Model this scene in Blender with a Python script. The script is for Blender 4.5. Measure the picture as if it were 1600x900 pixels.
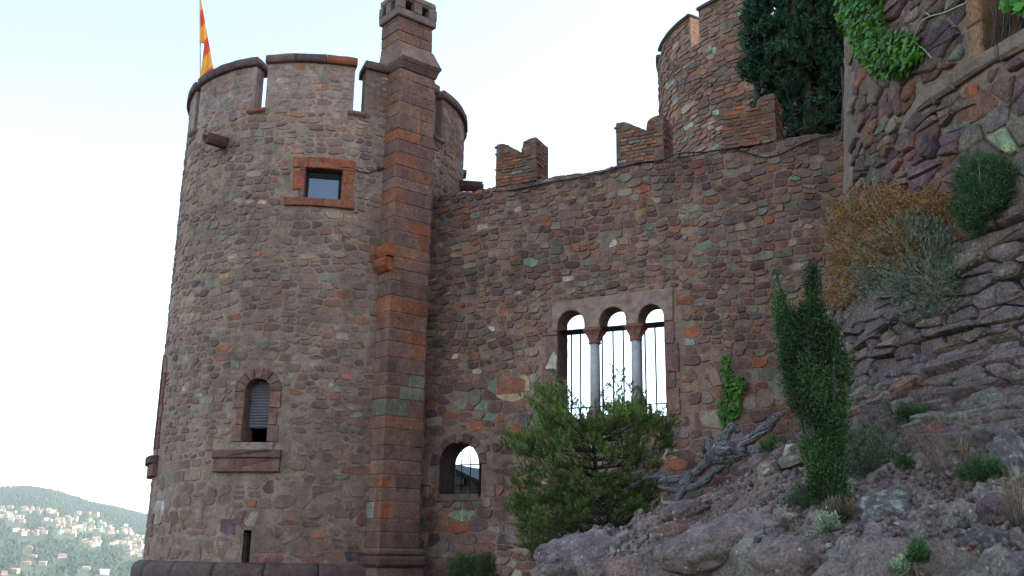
import bpy, bmesh, math, random
import numpy as np
from mathutils import Vector, Matrix, noise
from mathutils.bvhtree import BVHTree

for o in list(bpy.data.objects): bpy.data.objects.remove(o)
sc = bpy.context.scene
COL = sc.collection
R_ = math.radians
rng = random.Random(7)

# ---------------------------------------------------------------- camera
TH, ROLL, FPX = R_(14.8), R_(.74), 1555.0
EYE = Vector((0, 0, 1.6))
_f = Vector((0, math.cos(TH), math.sin(TH))); _r0 = Vector((1, 0, 0)); _u0 = _r0.cross(_f)
_r = _r0 * math.cos(ROLL) + _u0 * math.sin(ROLL); _u = -_r0 * math.sin(ROLL) + _u0 * math.cos(ROLL)
cd = bpy.data.cameras.new('camera'); cam = bpy.data.objects.new('camera', cd); COL.objects.link(cam)
cd.sensor_width = 36; cd.lens = 36 * FPX / 1600; cd.clip_start = .1; cd.clip_end = 20000
m = Matrix((( _r.x, _u.x, -_f.x, 0), (_r.y, _u.y, -_f.y, 0), (_r.z, _u.z, -_f.z, 0), (0, 0, 0, 1)))
cam.matrix_world = Matrix.Translation(EYE) @ m
sc.camera = cam
sc.render.resolution_x, sc.render.resolution_y = 1024, 576

# ---------------------------------------------------------------- light
SUN_EL, SUN_AZ = R_(28), R_(76)          # azimuth from +Y towards +X : behind the unseen block added on the right for shade
w = bpy.data.worlds.new('World'); sc.world = w; w.use_nodes = True
nt = w.node_tree; nt.nodes.clear()
bg = nt.nodes.new('ShaderNodeBackground'); out = nt.nodes.new('ShaderNodeOutputWorld')
sky = nt.nodes.new('ShaderNodeTexSky'); sky.sky_type = 'NISHITA'; sky.sun_disc = False
sky.sun_elevation = SUN_EL; sky.sun_rotation = SUN_AZ; sky.air_density = 1.0; sky.dust_density = 1.0; sky.ozone_density = 1.0
nt.links.new(sky.outputs[0], bg.inputs[0]); nt.links.new(bg.outputs[0], out.inputs[0])
bg.inputs[1].default_value = .15
sl = bpy.data.lights.new('sun', 'SUN'); sl.energy = 3.0; sl.angle = R_(.6); sl.color = (1, .93, .82)
so = bpy.data.objects.new('sun', sl); COL.objects.link(so)
sdir = Vector((math.sin(SUN_AZ) * math.cos(SUN_EL), math.cos(SUN_AZ) * math.cos(SUN_EL), math.sin(SUN_EL)))
so.rotation_euler = sdir.to_track_quat('Z', 'Y').to_euler(); so.location = (0, 0, 60)
sc.view_settings.view_transform = 'Standard'; sc.view_settings.look = 'None'
sc.view_settings.gamma = 1; sc.view_settings.use_curve_mapping = False
sc.view_settings.exposure = 2.18

# ---------------------------------------------------------------- helpers
def S(r, g, b):
    f = lambda c: (c / 255 / 12.92) if c / 255 <= .04045 else ((c / 255 + .055) / 1.055) ** 2.4
    return (f(r), f(g), f(b))

WP = {}                                   # world position of every parent
def thing(name, loc, label, cat, group=None):
    o = bpy.data.objects.new(name, None); COL.objects.link(o); o.location = loc; o.empty_display_size = .3
    WP[o.name] = Vector(loc); o['label'] = label; o['category'] = cat
    if group: o['group'] = group
    return o
def tag(o, label=None, cat=None, group=None, kind=None):
    if label: o['label'] = label
    if cat: o['category'] = cat
    if group: o['group'] = group
    if kind: o['kind'] = kind
    return o
def mk(name, V, F, mat, parent=None, tint=None, smooth=False, origin=None, kind=None):
    """one mesh object from world-space vertices; tint: one colour or one per vertex"""
    V = np.asarray([tuple(v) for v in V] if not isinstance(V, np.ndarray) else V, dtype=np.float32)
    o0 = Vector(origin) if origin is not None else Vector((float(V[:, 0].mean()), float(V[:, 1].mean()), float(V[:, 2].min())))
    V = V - np.array(o0, dtype=np.float32)
    me = bpy.data.meshes.new(name); me.from_pydata(V.tolist(), [], F if isinstance(F, list) else F.tolist())
    if tint is not None:
        a = me.color_attributes.new('tint', 'FLOAT_COLOR', 'POINT')
        n = len(V); t = np.ones((n, 4), dtype=np.float32); t[:, :3] = np.asarray(tint, dtype=np.float32)
        a.data.foreach_set('color', t.ravel())
    if smooth: me.polygons.foreach_set('use_smooth', [True] * len(me.polygons))
    if mat: me.materials.append(mat)
    o = bpy.data.objects.new(name, me); COL.objects.link(o); WP[o.name] = o0
    if parent: o.parent = parent; o.location = o0 - WP[parent.name]
    else: o.location = o0
    if kind: o['kind'] = kind
    return o

class MB:                                  # mesh collector
    def __init__(s): s.v = []; s.f = []; s.t = []
    def add(s, V, F, t=(1, 1, 1)):
        b = len(s.v); s.v += [tuple(p) for p in V]; s.f += [tuple(i + b for i in q) for q in F]; s.t += [t] * len(V)
    def box(s, c, ax, ay, az, t=(1, 1, 1)):
        c = Vector(c); P = [c + sx * ax + sy * ay + sz * az for sz in (-1, 1) for sy in (-1, 1) for sx in (-1, 1)]
        s.add(P, [(0, 2, 3, 1), (4, 5, 7, 6), (0, 1, 5, 4), (2, 6, 7, 3), (0, 4, 6, 2), (1, 3, 7, 5)], t)
    def tube(s, pts, rad, n=6, t=(1, 1, 1), wob=0, seed=0, cap=True):
        pts = [Vector(p) for p in pts]; rings = []
        rad = rad if isinstance(rad, (list, tuple)) else [rad] * len(pts)
        b = len(s.v); prev = None
        for i, p in enumerate(pts):
            d = (pts[min(i + 1, len(pts) - 1)] - pts[max(i - 1, 0)]).normalized()
            if prev is None: prev = d.orthogonal().normalized()
            x = (prev - d * prev.dot(d)); x = x.normalized() if x.length > 1e-5 else d.orthogonal().normalized(); prev = x; y = d.cross(x)
            for k in range(n):
                a = 2 * math.pi * k / n
                rr = rad[i] * (1 + wob * noise.noise(Vector((k * 1.7 + seed, i * .9, seed * 3.1))))
                s.v.append(tuple(p + (x * math.cos(a) + y * math.sin(a)) * rr)); s.t.append(t)
        for i in range(len(pts) - 1):
            for k in range(n):
                s.f.append((b + i * n + k, b + i * n + (k + 1) % n, b + (i + 1) * n + (k + 1) % n, b + (i + 1) * n + k))
        if cap:
            s.f.append(tuple(b + k for k in range(n))[::-1]); s.f.append(tuple(b + (len(pts) - 1) * n + k for k in range(n)))
    def build(s, name, mat, parent=None, smooth=False, kind=None, origin=None):
        return mk(name, s.v, s.f, mat, parent, s.t, smooth, origin, kind)

def ray(px, py): return (_f * FPX + _r * (px - 800) - _u * (py - 450)).normalized()
def pix(P):
    d = Vector(P) - EYE; z = d.dot(_f)
    return (800 + FPX * d.dot(_r) / z, 450 - FPX * d.dot(_u) / z) if z > 0 else (-9e3, -9e3)
def at(px, py, dist):                       # point at a horizontal distance along a line of sight
    k = ray(px, py); return EYE + k * (dist / math.hypot(k.x, k.y))
def smooth_path(pts, n=5):
    pts = [Vector(p) for p in pts]; o = []
    for i in range(len(pts) - 1):
        p0 = pts[max(i - 1, 0)]; p1 = pts[i]; p2 = pts[i + 1]; p3 = pts[min(i + 2, len(pts) - 1)]
        for k in range(n):
            t = k / n
            o.append(.5 * ((2 * p1) + (-p0 + p2) * t + (2 * p0 - 5 * p1 + 4 * p2 - p3) * t * t + (-p0 + 3 * p1 - 3 * p2 + p3) * t ** 3))
    return o + [pts[-1]]

# ---------------------------------------------------------------- materials
def mat(name, rough=.9, metal=0):
    m = bpy.data.materials.new(name); m.use_nodes = True; b = m.node_tree.nodes['Principled BSDF']
    b.inputs['Roughness'].default_value = rough; b.inputs['Metallic'].default_value = metal
    b.inputs['Specular IOR Level'].default_value = .25
    return m, m.node_tree, b
def N(nt, t, **k):
    n = nt.nodes.new(t)
    for a, v in k.items():
        if a in n.inputs: n.inputs[a].default_value = v
        else: setattr(n, a, v)
    return n
def noise_n(nt, co, scale, detail=4, rough=.6, dist=0):
    n = N(nt, 'ShaderNodeTexNoise'); n.inputs['Scale'].default_value = scale; n.inputs['Detail'].default_value = detail
    n.inputs['Roughness'].default_value = rough; n.inputs['Distortion'].default_value = dist
    nt.links.new(co, n.inputs['Vector']); return n.outputs[0]
def ramp(nt, src, a, b, va=0, vb=1):
    r = N(nt, 'ShaderNodeMapRange'); r.inputs[1].default_value = a; r.inputs[2].default_value = b
    r.inputs[3].default_value = va; r.inputs[4].default_value = vb; nt.links.new(src, r.inputs[0]); return r.outputs[0]
def mixc(nt, fac, a, b, mode='MIX'):
    x = N(nt, 'ShaderNodeMix', data_type='RGBA', blend_type=mode)
    for s, v in ((0, fac), (6, a), (7, b)):
        if isinstance(v, (int, float)): x.inputs[s].default_value = v
        elif isinstance(v, tuple): x.inputs[s].default_value = v + (1,) if len(v) == 3 else v
        else: nt.links.new(v, x.inputs[s])
    return x.outputs[2]
def mul(nt, a, b):
    x = N(nt, 'ShaderNodeMath', operation='MULTIPLY')
    for i, v in enumerate((a, b)):
        if isinstance(v, (int, float)): x.inputs[i].default_value = v
        else: nt.links.new(v, x.inputs[i])
    return x.outputs[0]
def stone_material(name, gain=1.0, lichen=.25, mott=.5, bump=.6, fine=28, bd=.02, lichcol=(150, 152, 142), spots=0, smear=0, smearcol=(120, 112, 108), stain=.45, sscale=3.3, warm=(1.30, 1.04, .79), sth=.42, streak=.22):
    m, nt, b = mat(name); L = nt.links
    pos = N(nt, 'ShaderNodeNewGeometry').outputs['Position']
    at_ = N(nt, 'ShaderNodeAttribute', attribute_name='tint').outputs['Color']
    n1 = noise_n(nt, pos, 7, 5, .65); n2 = noise_n(nt, pos, fine, 6, .75); n3 = noise_n(nt, pos, 1.1, 4, .6, .4)
    v = ramp(nt, n1, .25, .75, 1 - mott * .6, 1 + mott * .6)
    c = mixc(nt, 1.0, at_, v, 'MULTIPLY')
    v2 = ramp(nt, n2, .3, .7, 1 - mott * .8, 1 + mott * .7)
    c = mixc(nt, 1.0, c, v2, 'MULTIPLY')
    v3 = ramp(nt, n3, .3, .7, 1 - stain * .55, 1 + stain * .35)
    c = mixc(nt, 1.0, c, v3, 'MULTIPLY')
    if streak:                               # rain streaks running down the face
        mp_ = N(nt, 'ShaderNodeMapping'); mp_.inputs['Scale'].default_value = (5, 5, .45); L.new(pos, mp_.inputs['Vector'])
        ns = noise_n(nt, mp_.outputs[0], 1.0, 4, .6)
        c = mixc(nt, 1.0, c, ramp(nt, ns, .35, .68, 1 + streak * .5, 1 - streak), 'MULTIPLY')
    if smear:
        n5 = noise_n(nt, pos, sscale, 7, .7, .3)
        c = mixc(nt, mul(nt, ramp(nt, n5, sth, sth + .16), smear), c, S(*smearcol))
    if lichen:
        n4 = noise_n(nt, pos, 16, 8, .8, .2); n6 = noise_n(nt, pos, 2.1, 3, .5)
        fac = mul(nt, mul(nt, ramp(nt, n4, .56, .66), ramp(nt, n6, .36, .56)), lichen)
        c = mixc(nt, fac, c, S(*lichcol))
    if spots:
        vo = N(nt, 'ShaderNodeTexVoronoi'); vo.inputs['Scale'].default_value = 13; L.new(pos, vo.inputs['Vector'])
        n7 = noise_n(nt, pos, 3.7, 2, .5)
        f2 = mul(nt, mul(nt, ramp(nt, vo.outputs['Distance'], .22, .13), ramp(nt, n7, .5, .56)), spots)
        c = mixc(nt, f2, c, S(172, 174, 166))
    g = mixc(nt, 1.0, c, (gain * warm[0], gain * warm[1], gain * warm[2]), 'MULTIPLY'); L.new(g, b.inputs['Base Color'])
    ba = N(nt, 'ShaderNodeMath', operation='ADD'); L.new(n1, ba.inputs[0]); L.new(n2, ba.inputs[1])
    bp = N(nt, 'ShaderNodeBump'); bp.inputs['Strength'].default_value = bump; bp.inputs['Distance'].default_value = bd
    L.new(ba.outputs[0], bp.inputs['Height']); L.new(bp.outputs[0], b.inputs['Normal'])
    b.inputs['Roughness'].default_value = .92
    return m
M = {}
M['stone'] = stone_material('rubble_stone', lichen=.3, mott=.55)
M['tstone'] = stone_material('tower_stone', gain=1.1, lichen=.3, mott=.5, smear=.6, smearcol=(112, 98, 94))
M['mortar'] = stone_material('lime_mortar', lichen=.3, mott=.6, bump=.9, fine=38, lichcol=(165, 155, 145))
M['ashlar'] = stone_material('dressed_stone', lichen=.25, mott=.75, bump=.8, smear=.35, smearcol=(112, 98, 92), sscale=5)
M['coping'] = stone_material('weathered_coping', lichen=.35, mott=.5, lichcol=(96, 92, 60))
M['big'] = stone_material('boulder_stone', lichen=.55, mott=.8, bump=1.0, fine=34, bd=.04, lichcol=(140, 142, 132))
M['rock'] = stone_material('outcrop_rock', gain=1.12, warm=(1.28, 1.06, .86), streak=0, lichen=.95, mott=.85, bump=1.0, fine=34, bd=.05, lichcol=(134, 134, 126), spots=.8)
M['rockslab'] = stone_material('bedded_rock', gain=1.12, warm=(1.28, 1.06, .86), streak=0, lichen=.7, mott=.9, bump=1.0, fine=30, bd=.05, lichcol=(140, 140, 132), spots=.5)
M['lichen'] = stone_material('lichen_boulder', lichen=0, warm=(1.1, 1.02, .92), streak=0, sth=.52, mott=.6, bump=1.0, fine=22, bd=.035, smear=.9, smearcol=(168, 174, 166), spots=.6, sscale=11)

def leaf_material(name, col, var=.5, trans=.25, rough=.6):
    m, nt, b = mat(name, rough); L = nt.links
    a = N(nt, 'ShaderNodeAttribute', attribute_name='tint').outputs['Color']
    c = mixc(nt, 1.0, a, S(*col), 'MULTIPLY'); L.new(c, b.inputs['Base Color'])
    tr = N(nt, 'ShaderNodeBsdfTranslucent'); L.new(c, tr.inputs[0])
    ms = N(nt, 'ShaderNodeMixShader'); ms.inputs[0].default_value = trans
    L.new(b.outputs[0], ms.inputs[1]); L.new(tr.outputs[0], ms.inputs[2])
    L.new(ms.outputs[0], nt.nodes['Material Output'].inputs[0]); return m
M['pine'] = leaf_material('pine_needles', (102, 118, 62))
M['cypress'] = leaf_material('cypress_scales', (44, 72, 44), trans=.1)
M['juniper'] = leaf_material('juniper_scales', (66, 88, 44), trans=.15)
M['ivy'] = leaf_material('creeper_leaves', (78, 116, 36), trans=.25, rough=.45)
M['herb'] = leaf_material('herb_leaves', (74, 98, 52), trans=.2)
M['grey_herb'] = leaf_material('grey_leaves', (124, 130, 100), trans=.15)
M['dry'] = leaf_material('dry_flowers', (164, 114, 58), trans=.2)
M['straw'] = leaf_material('dry_straw', (138, 114, 88), trans=.2)

def plain(name, col, rough=.8, metal=0, nz=.25, sc_=12, bump=0):
    m, nt, b = mat(name, rough, metal); L = nt.links
    pos = N(nt, 'ShaderNodeNewGeometry').outputs['Position']
    n = noise_n(nt, pos, sc_, 5, .6)
    c = mixc(nt, 1.0, S(*col), ramp(nt, n, .3, .7, 1 - nz, 1 + nz), 'MULTIPLY'); L.new(c, b.inputs['Base Color'])
    if bump:
        bp = N(nt, 'ShaderNodeBump'); bp.inputs['Strength'].default_value = bump; bp.inputs['Distance'].default_value = .02
        L.new(n, bp.inputs['Height']); L.new(bp.outputs[0], b.inputs['Normal'])
    return m
M['iron'] = plain('wrought_iron', (40, 38, 42), .6, .3)
M['cable'] = plain('black_cable', (30, 28, 30), .6)
M['bark'] = plain('dark_bark', (70, 58, 50), .9, nz=.4, sc_=25, bump=.6)
M['dead'] = plain('bleached_wood', (146, 132, 126), .9, nz=.75, sc_=34, bump=1.0)
M['twig'] = plain('pale_twig', (168, 152, 128), .8, nz=.2)
M['deadtwig'] = plain('dead_twigs', (84, 66, 56), .9, nz=.3)
M['shutter'] = plain('shutter_slats', (116, 106, 106), .7, nz=.12, sc_=4)
M['dark'] = plain('dark_timber_and_shade', (38, 30, 30), .7)  # also colours the sheet that stands for room shade in the bastion window
M['grey_shaft'] = plain('grey_marble_shaft', (176, 164, 154), .6, nz=.15, sc_=9)
M['terra'] = plain('terracotta_capital', (140, 88, 72), .85, nz=.3, sc_=30, bump=.5)
M['pinkstone'] = plain('pink_sandstone', (150, 114, 98), .9, nz=.38, sc_=7, bump=.5)
gm, gnt, gb = mat('window_glass', .08); gb.inputs['Base Color'].default_value = S(70, 78, 92) + (1,); gb.inputs['Specular IOR Level'].default_value = 1.0; M['glass'] = gm
M['pole'] = plain('white_pole', (200, 200, 200), .4, nz=.05)

# ---------------------------------------------------------------- surfaces the masonry lies on
TC = Vector((-4.118, 20.656, 0)); TR = 3.0
def mapT(u, v, w):                         # round tower: u = arc length from the camera-facing line, v = height
    a = u / TR; return Vector((TC.x + (TR + w) * math.sin(a), TC.y - (TR + w) * math.cos(a), v))
def T(px, py, r=TR):
    k = ray(px, py); h = Vector((k.x, k.y)); c = Vector((TC.x, TC.y)); A = h.dot(h); B = -2 * h.dot(c); Cc = c.dot(c) - r * r
    t = (-B - math.sqrt(max(0, B * B - 4 * A * Cc))) / (2 * A); P = EYE + k * t
    return (math.atan2(P.x - TC.x, -(P.y - TC.y)) * TR, P.z)
AL = R_(64); WN = Vector((math.cos(AL), math.sin(AL), 0)); WD = Vector((math.sin(AL), -math.cos(AL), 0)); W0 = Vector((-1.63, 18.98, 0))
WTOP, WTH = 8.52, .62
def mapWf(u, v, w): return W0 + WD * u - WN * w + Vector((0, 0, v))
def mapW(u, v, w):                         # curtain wall: up the front, over the top, down the back
    top = WTOP + .05 * noise.noise(Vector((u * 1.7, 3.3, 0))) + .03 * noise.noise(Vector((u * 6, 1.3, 0)))
    c = .10
    if v <= WTOP - c: return mapWf(u, v * (top - c) / (WTOP - c), w)
    q = v - (WTOP - c); arc = c * math.pi / 2; flat = WTH - 2 * c
    if q <= arc: a = q / c; return mapWf(u, top - c + (c + w) * math.sin(a), -c + (c + w) * math.cos(a))
    q -= arc
    if q <= flat: return mapWf(u, top + w, -c - q)
    q -= flat
    if q <= arc: a = q / c; return mapWf(u, top - c + (c + w) * math.cos(a), -WTH + c - (c + w) * math.sin(a))
    q -= arc; return mapWf(u, max(-1, top - c - q), -WTH - w)
WPER = 2 * (WTOP - .1) + WTH - .2 + .1 * math.pi
def Wp(px, py, w=0):
    k = ray(px, py); off = WN.dot(W0) - w; t = off / WN.dot(k); P = EYE + k * t
    return ((P - W0).dot(WD), P.z)
az_k = math.atan2(ray(1262, 100).x, ray(1262, 100).y); az_l = math.atan2(ray(1029, 100).x, ray(1029, 100).y)
KD = 30.0; KR = KD * math.sin(az_k - az_l); KC = Vector((math.sin(az_k) * KD, math.cos(az_k) * KD, 0)); KTOP = 17.0
def mapK(u, v, w):
    a = u / KR; return Vector((KC.x + (KR + w) * math.sin(a), KC.y - (KR + w) * math.cos(a), v))
BC = Vector((11.08, 11.12, 0)); BR = 6.85; BA0 = R_(160)
PROF = [(-.8, 16), (0, 5.1), (.20, 4.2), (.32, 3.5), (.70, 2.98), (1.16, 2.66), (1.88, 2.31), (2.60, 1.97), (3.44, 1.76), (3.74, 1.62), (3.93, 1.42), (4.05, 1.1), (4.4, .3), (5.4, -.05), (7.7, -.12)]
_ps = [0]
for a, b in zip(PROF, PROF[1:]): _ps.append(_ps[-1] + math.dist(a, b))
def prof(s):                               # s: distance down the section, measured from z = 16
    s = min(max(s, 0), _ps[-1])
    for i in range(len(_ps) - 1):
        if s <= _ps[i + 1]:
            t = (s - _ps[i]) / (_ps[i + 1] - _ps[i]); a, b = PROF[i], PROF[i + 1]
            dx, dz = b[0] - a[0], b[1] - a[1]; l = math.hypot(dx, dz)
            return a[0] + dx * t, a[1] + dz * t, -dz / l, dx / l
def mapB(u, s, w):                         # round bastion and the outcrop below it
    d, z, nx, nz = prof(s); a = BA0 + u / BR
    if d > 0: t = min(1, max(0, (u - 2.2) / 3.6)); d *= 1 - .45 * t * t * (3 - 2 * t)      # the slope steepens round the near side
    r = BR + d + w * nx
    return Vector((BC.x + r * math.cos(a), BC.y + r * math.sin(a), z + w * nz))
def mapBz(u, v, w): return mapB(u, 16 - v, w)
def Bp(px, py):
    k = ray(px, py); h = Vector((k.x, k.y)); c = Vector((BC.x, BC.y)); A = h.dot(h); B = -2 * h.dot(c); r = BR
    for _ in range(6):
        Cc = c.dot(c) - r * r; t = (-B - math.sqrt(max(0, B * B - 4 * A * Cc))) / (2 * A); P = EYE + k * t
        r = BR + (prof(16 - P.z)[0] if P.z > 5 else 0)
    a = math.atan2(P.y - BC.y, P.x - BC.x); a = a + 2 * math.pi if a < 0 else a
    return ((a - BA0) * BR, P.z)

# ---------------------------------------------------------------- masonry
def normal_of(mp, u, v):
    p = mp(u, v, 0); return (mp(u, v, .1) - p).normalized(), p
def score(mp, u, v, a, b):
    n, p = normal_of(mp, u, v); d = EYE - p; x, y = pix(p)
    f = n.dot(d.normalized())
    if f < .02 or not (-30 < x < 1630 and -30 < y < 930): return 0
    return a * b * f / d.length_squared
def one_stone(mp, u, v, poly, h, rings=2, joint=.01, rot=0):
    """poly: outline as offsets from (u, v)"""
    n = len(poly); r0 = min(math.hypot(x, y) for x, y in poly); r0 = max(r0, .01)
    tx, ty = rng.uniform(-.3, .3), rng.uniform(-.3, .3); mx = max(abs(x) for x, y in poly) + 1e-4; my = max(abs(y) for x, y in poly) + 1e-4
    J = [rng.uniform(-.05, .05) for _ in poly]
    def ring(q, wz, jt=0):
        o = []
        for i, (x, y) in enumerate(poly):
            L = math.hypot(x, y); f = max(.15, 1 - q / L) * (1 + J[i])
            x, y = x * f, y * f
            o.append(mp(u + x, v + y, wz + (h * (tx * x / mx + ty * y / my + rng.uniform(-.08, .08)) if wz > 0 else 0)))
        return o
    V = ring(0, -.03); F = []
    lv = [(min(.012, r0 * .2), h * .6), (min(.04, r0 * .45), h)] if rings == 3 else [(min(.014, r0 * .3), h)]
    for q, wz in lv: V += ring(q, wz)
    V.append(mp(u, v, h * rng.uniform(.95, 1.2)))
    for r_ in range(len(lv)):
        for i in range(n): j = (i + 1) % n; F.append((r_ * n + i, r_ * n + j, (r_ + 1) * n + j, (r_ + 1) * n + i))
    c0 = len(lv) * n
    for i in range(n): F.append((c0 + i, c0 + (i + 1) % n, c0 + n))
    return V, F
def cells(pts, u0, u1, v0, v1, asp):
    """Voronoi cells of stone centres, in a metric stretched along the courses"""
    P = [(u, v * asp, r) for u, v, r in pts]; g = {}; cs = max(.3, 2.2 * sum(p[2] for p in pts) / len(pts))
    for i, p in enumerate(P): g.setdefault((int(p[0] // cs), int(p[1] // cs)), []).append(i)
    out = []
    for i, (x, y, r) in enumerate(P):
        poly = [(u0 - .1, v0 * asp), (u1 + .1, v0 * asp), (u1 + .1, v1 * asp), (u0 - .1, v1 * asp)]
        m_ = cs * 1.3; poly = [(min(max(a, x - m_), x + m_), min(max(b, y - m_), y + m_)) for a, b in poly]
        gi, gj = int(x // cs), int(y // cs); nb = [j for a in (-1, 0, 1) for b in (-1, 0, 1) for j in g.get((gi + a, gj + b), ()) if j != i]
        nb.sort(key=lambda j: (P[j][0] - x) ** 2 + (P[j][1] - y) ** 2)
        for j in nb[:18]:
            X, Y, Rj = P[j]; dx, dy = X - x, Y - y; d2 = dx * dx + dy * dy
            if d2 < 1e-8: continue
            t = .5 + (r * r - Rj * Rj) / (2 * d2) * .5; t = min(.8, max(.2, t)); k = (x + dx * t) * dx + (y + dy * t) * dy
            new = []
            for q in range(len(poly)):
                a, b = poly[q], poly[(q + 1) % len(poly)]; fa, fb = a[0] * dx + a[1] * dy - k, b[0] * dx + b[1] * dy - k
                if fa <= 0: new.append(a)
                if (fa < 0 < fb) or (fb < 0 < fa): w_ = fa / (fa - fb); new.append((a[0] + (b[0] - a[0]) * w_, a[1] + (b[1] - a[1]) * w_))
            poly = new
            if len(poly) < 3: break
        if len(poly) >= 3: out.append([(a, b / asp) for a, b in poly])
    return out
def pick(pal):
    x = rng.random() * sum(p[0] for p in pal)
    for wgt, c in pal:
        x -= wgt
        if x <= 0: break
    j = rng.uniform(.82, 1.18); c = S(*c); g = S(112, 94, 88); return tuple((q * .88 + g_ * .12) * j * rng.uniform(.96, 1.04) for q, g_ in zip(c, g))
def rubble(parent, mp, u0, u1, v0, v1, rh, sw, skip, pal, mt, h=.02, limit=300, joint=.018, feats=(), wavy=.04, name='stone', stuffname='small_stones', rot=0, rings=2, hv=.6, tintf=None, split=.2, jit=.2, aspk=1.25, smooth=False):
    """irregular courses; the stones that show largest become objects, the rest one joined mesh"""
    pts = []; v = v0; row = 0
    while v < v1:
        hh = rh(v) * rng.uniform(.8, 1.2); u = u0 - rng.random() * .3
        while u < u1:
            ww = sw(v) * rng.choice([.5, .75, 1, 1, 1.2, 1.7]) * rng.uniform(.85, 1.15)
            cu = u + ww / 2; cv = v + hh / 2 + wavy * 2 * noise.noise(Vector((cu * .9, v * .7, 1.7)))
            if rng.random() < split and hh > .1:
                q = rng.uniform(-.12, .12); pts.append((cu + q * ww, cv - hh * .27, ww * .35)); pts.append((cu - q * ww, cv + hh * .27, ww * .35))
            else: pts.append((cu, cv + rng.uniform(-.5, .5) * hh * jit, ww * .5))
            u += ww
        v += hh; row += 1
    asp = sw(v1) / rh(v1) * aspk; L = []; PL = []
    for poly in cells(pts, u0, u1, v0, v1, asp):
        cu = sum(p[0] for p in poly) / len(poly); cv = sum(p[1] for p in poly) / len(poly)
        P = []; n = len(poly)
        for i, (x, y) in enumerate(poly):           # inset for the joint, knock some corners off
            x0, y0 = poly[i - 1]; x2, y2 = poly[(i + 1) % n]
            if math.hypot(x - x0, y - y0) < .022: continue
            if len(P) + (n - i) < 9 and rng.random() < .75:
                k1, k2 = rng.uniform(.12, .3), rng.uniform(.12, .3); P.append((x + (x0 - x) * k1, y + (y0 - y) * k1)); P.append((x + (x2 - x) * k2, y + (y2 - y) * k2))
            else: P.append((x, y))
        if len(P) < 3: continue
        jn = (joint(cv) if callable(joint) else joint) * rng.uniform(.6, 1.5); Q = []
        for x, y in P:
            x -= cu; y -= cv; L_ = math.hypot(x, y); f = max(.3, 1 - jn / max(L_, 1e-3)); Q.append((x * f * rng.uniform(.95, 1.02), y * f * rng.uniform(.95, 1.02)))
        a = max(abs(x) for x, y in Q); b = max(abs(y) for x, y in Q)
        if a < .022 or b < .014: continue
        if skip(cu, cv, a, b):
            if skip(cu, cv, a * .55, b * .55): continue
            Q = [(x * .62, y * .62) for x, y in Q]; a *= .62; b *= .62
        L.append((cu, cv, a, b)); PL.append(Q)
    col = [pick(pal) for _ in L]
    if tintf: col = [tuple(x * y for x, y in zip(c, tintf(s[0], s[1]))) for c, s in zip(col, L)]
    for fu, fv, c in feats:
        if L:
            i = min(range(len(L)), key=lambda i: (L[i][0] - fu) ** 2 + ((L[i][1] - fv) * 1.3) ** 2); col[i] = tuple(q * .72 + g_ * .28 for q, g_ in zip(S(*c), S(118, 102, 94)))
    order = sorted(range(len(L)), key=lambda i: -score(mp, *L[i]))
    mb = MB()
    for rank, i in enumerate(order):
        u, v, a, b = L[i]
        V, F = one_stone(mp, u, v, PL[i], h * rng.uniform(1 - hv, 1 + hv), rings if rank < limit else 2)
        if rank < limit and score(mp, *L[i]) > 0: mk(name, V, F, mt, parent, col[i], smooth, origin=mp(u, v, 0))
        else: mb.add(V, F, col[i])
    if mb.v: mb.build(stuffname, mt, parent, smooth, kind='stuff')
    return L
def sheet(name, mp, u0, u1, v0, v1, step, hole, amp, mt, parent, tint, freq=9, vstep=None, tintv=None):
    nu = max(2, int((u1 - u0) / step)); nv = max(2, int((v1 - v0) / (vstep or step)))
    V = []; 
    for j in range(nv + 1):
        for i in range(nu + 1):
            u = u0 + (u1 - u0) * i / nu; v = v0 + (v1 - v0) * j / nv
            q = Vector((u * freq, v * freq * 1.3, 4.2))
            V.append(mp(u, v, amp * (noise.noise(q) + .6 * noise.noise(q * 2.3))))
    F = []
    for j in range(nv):
        for i in range(nu):
            u = u0 + (u1 - u0) * (i + .5) / nu; v = v0 + (v1 - v0) * (j + .5) / nv
            if hole and hole(u, v): continue
            a = j * (nu + 1) + i; F.append((a, a + 1, a + nu + 2, a + nu + 1))
    t = tint
    if tintv: t = [tuple(c * s for c, s in zip(tint, tintv(u0 + (u1 - u0) * i / nu, v0 + (v1 - v0) * j / nv))) for j in range(nv + 1) for i in range(nu + 1)]
    return mk(name, V, F, mt, parent, t, True)
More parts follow.
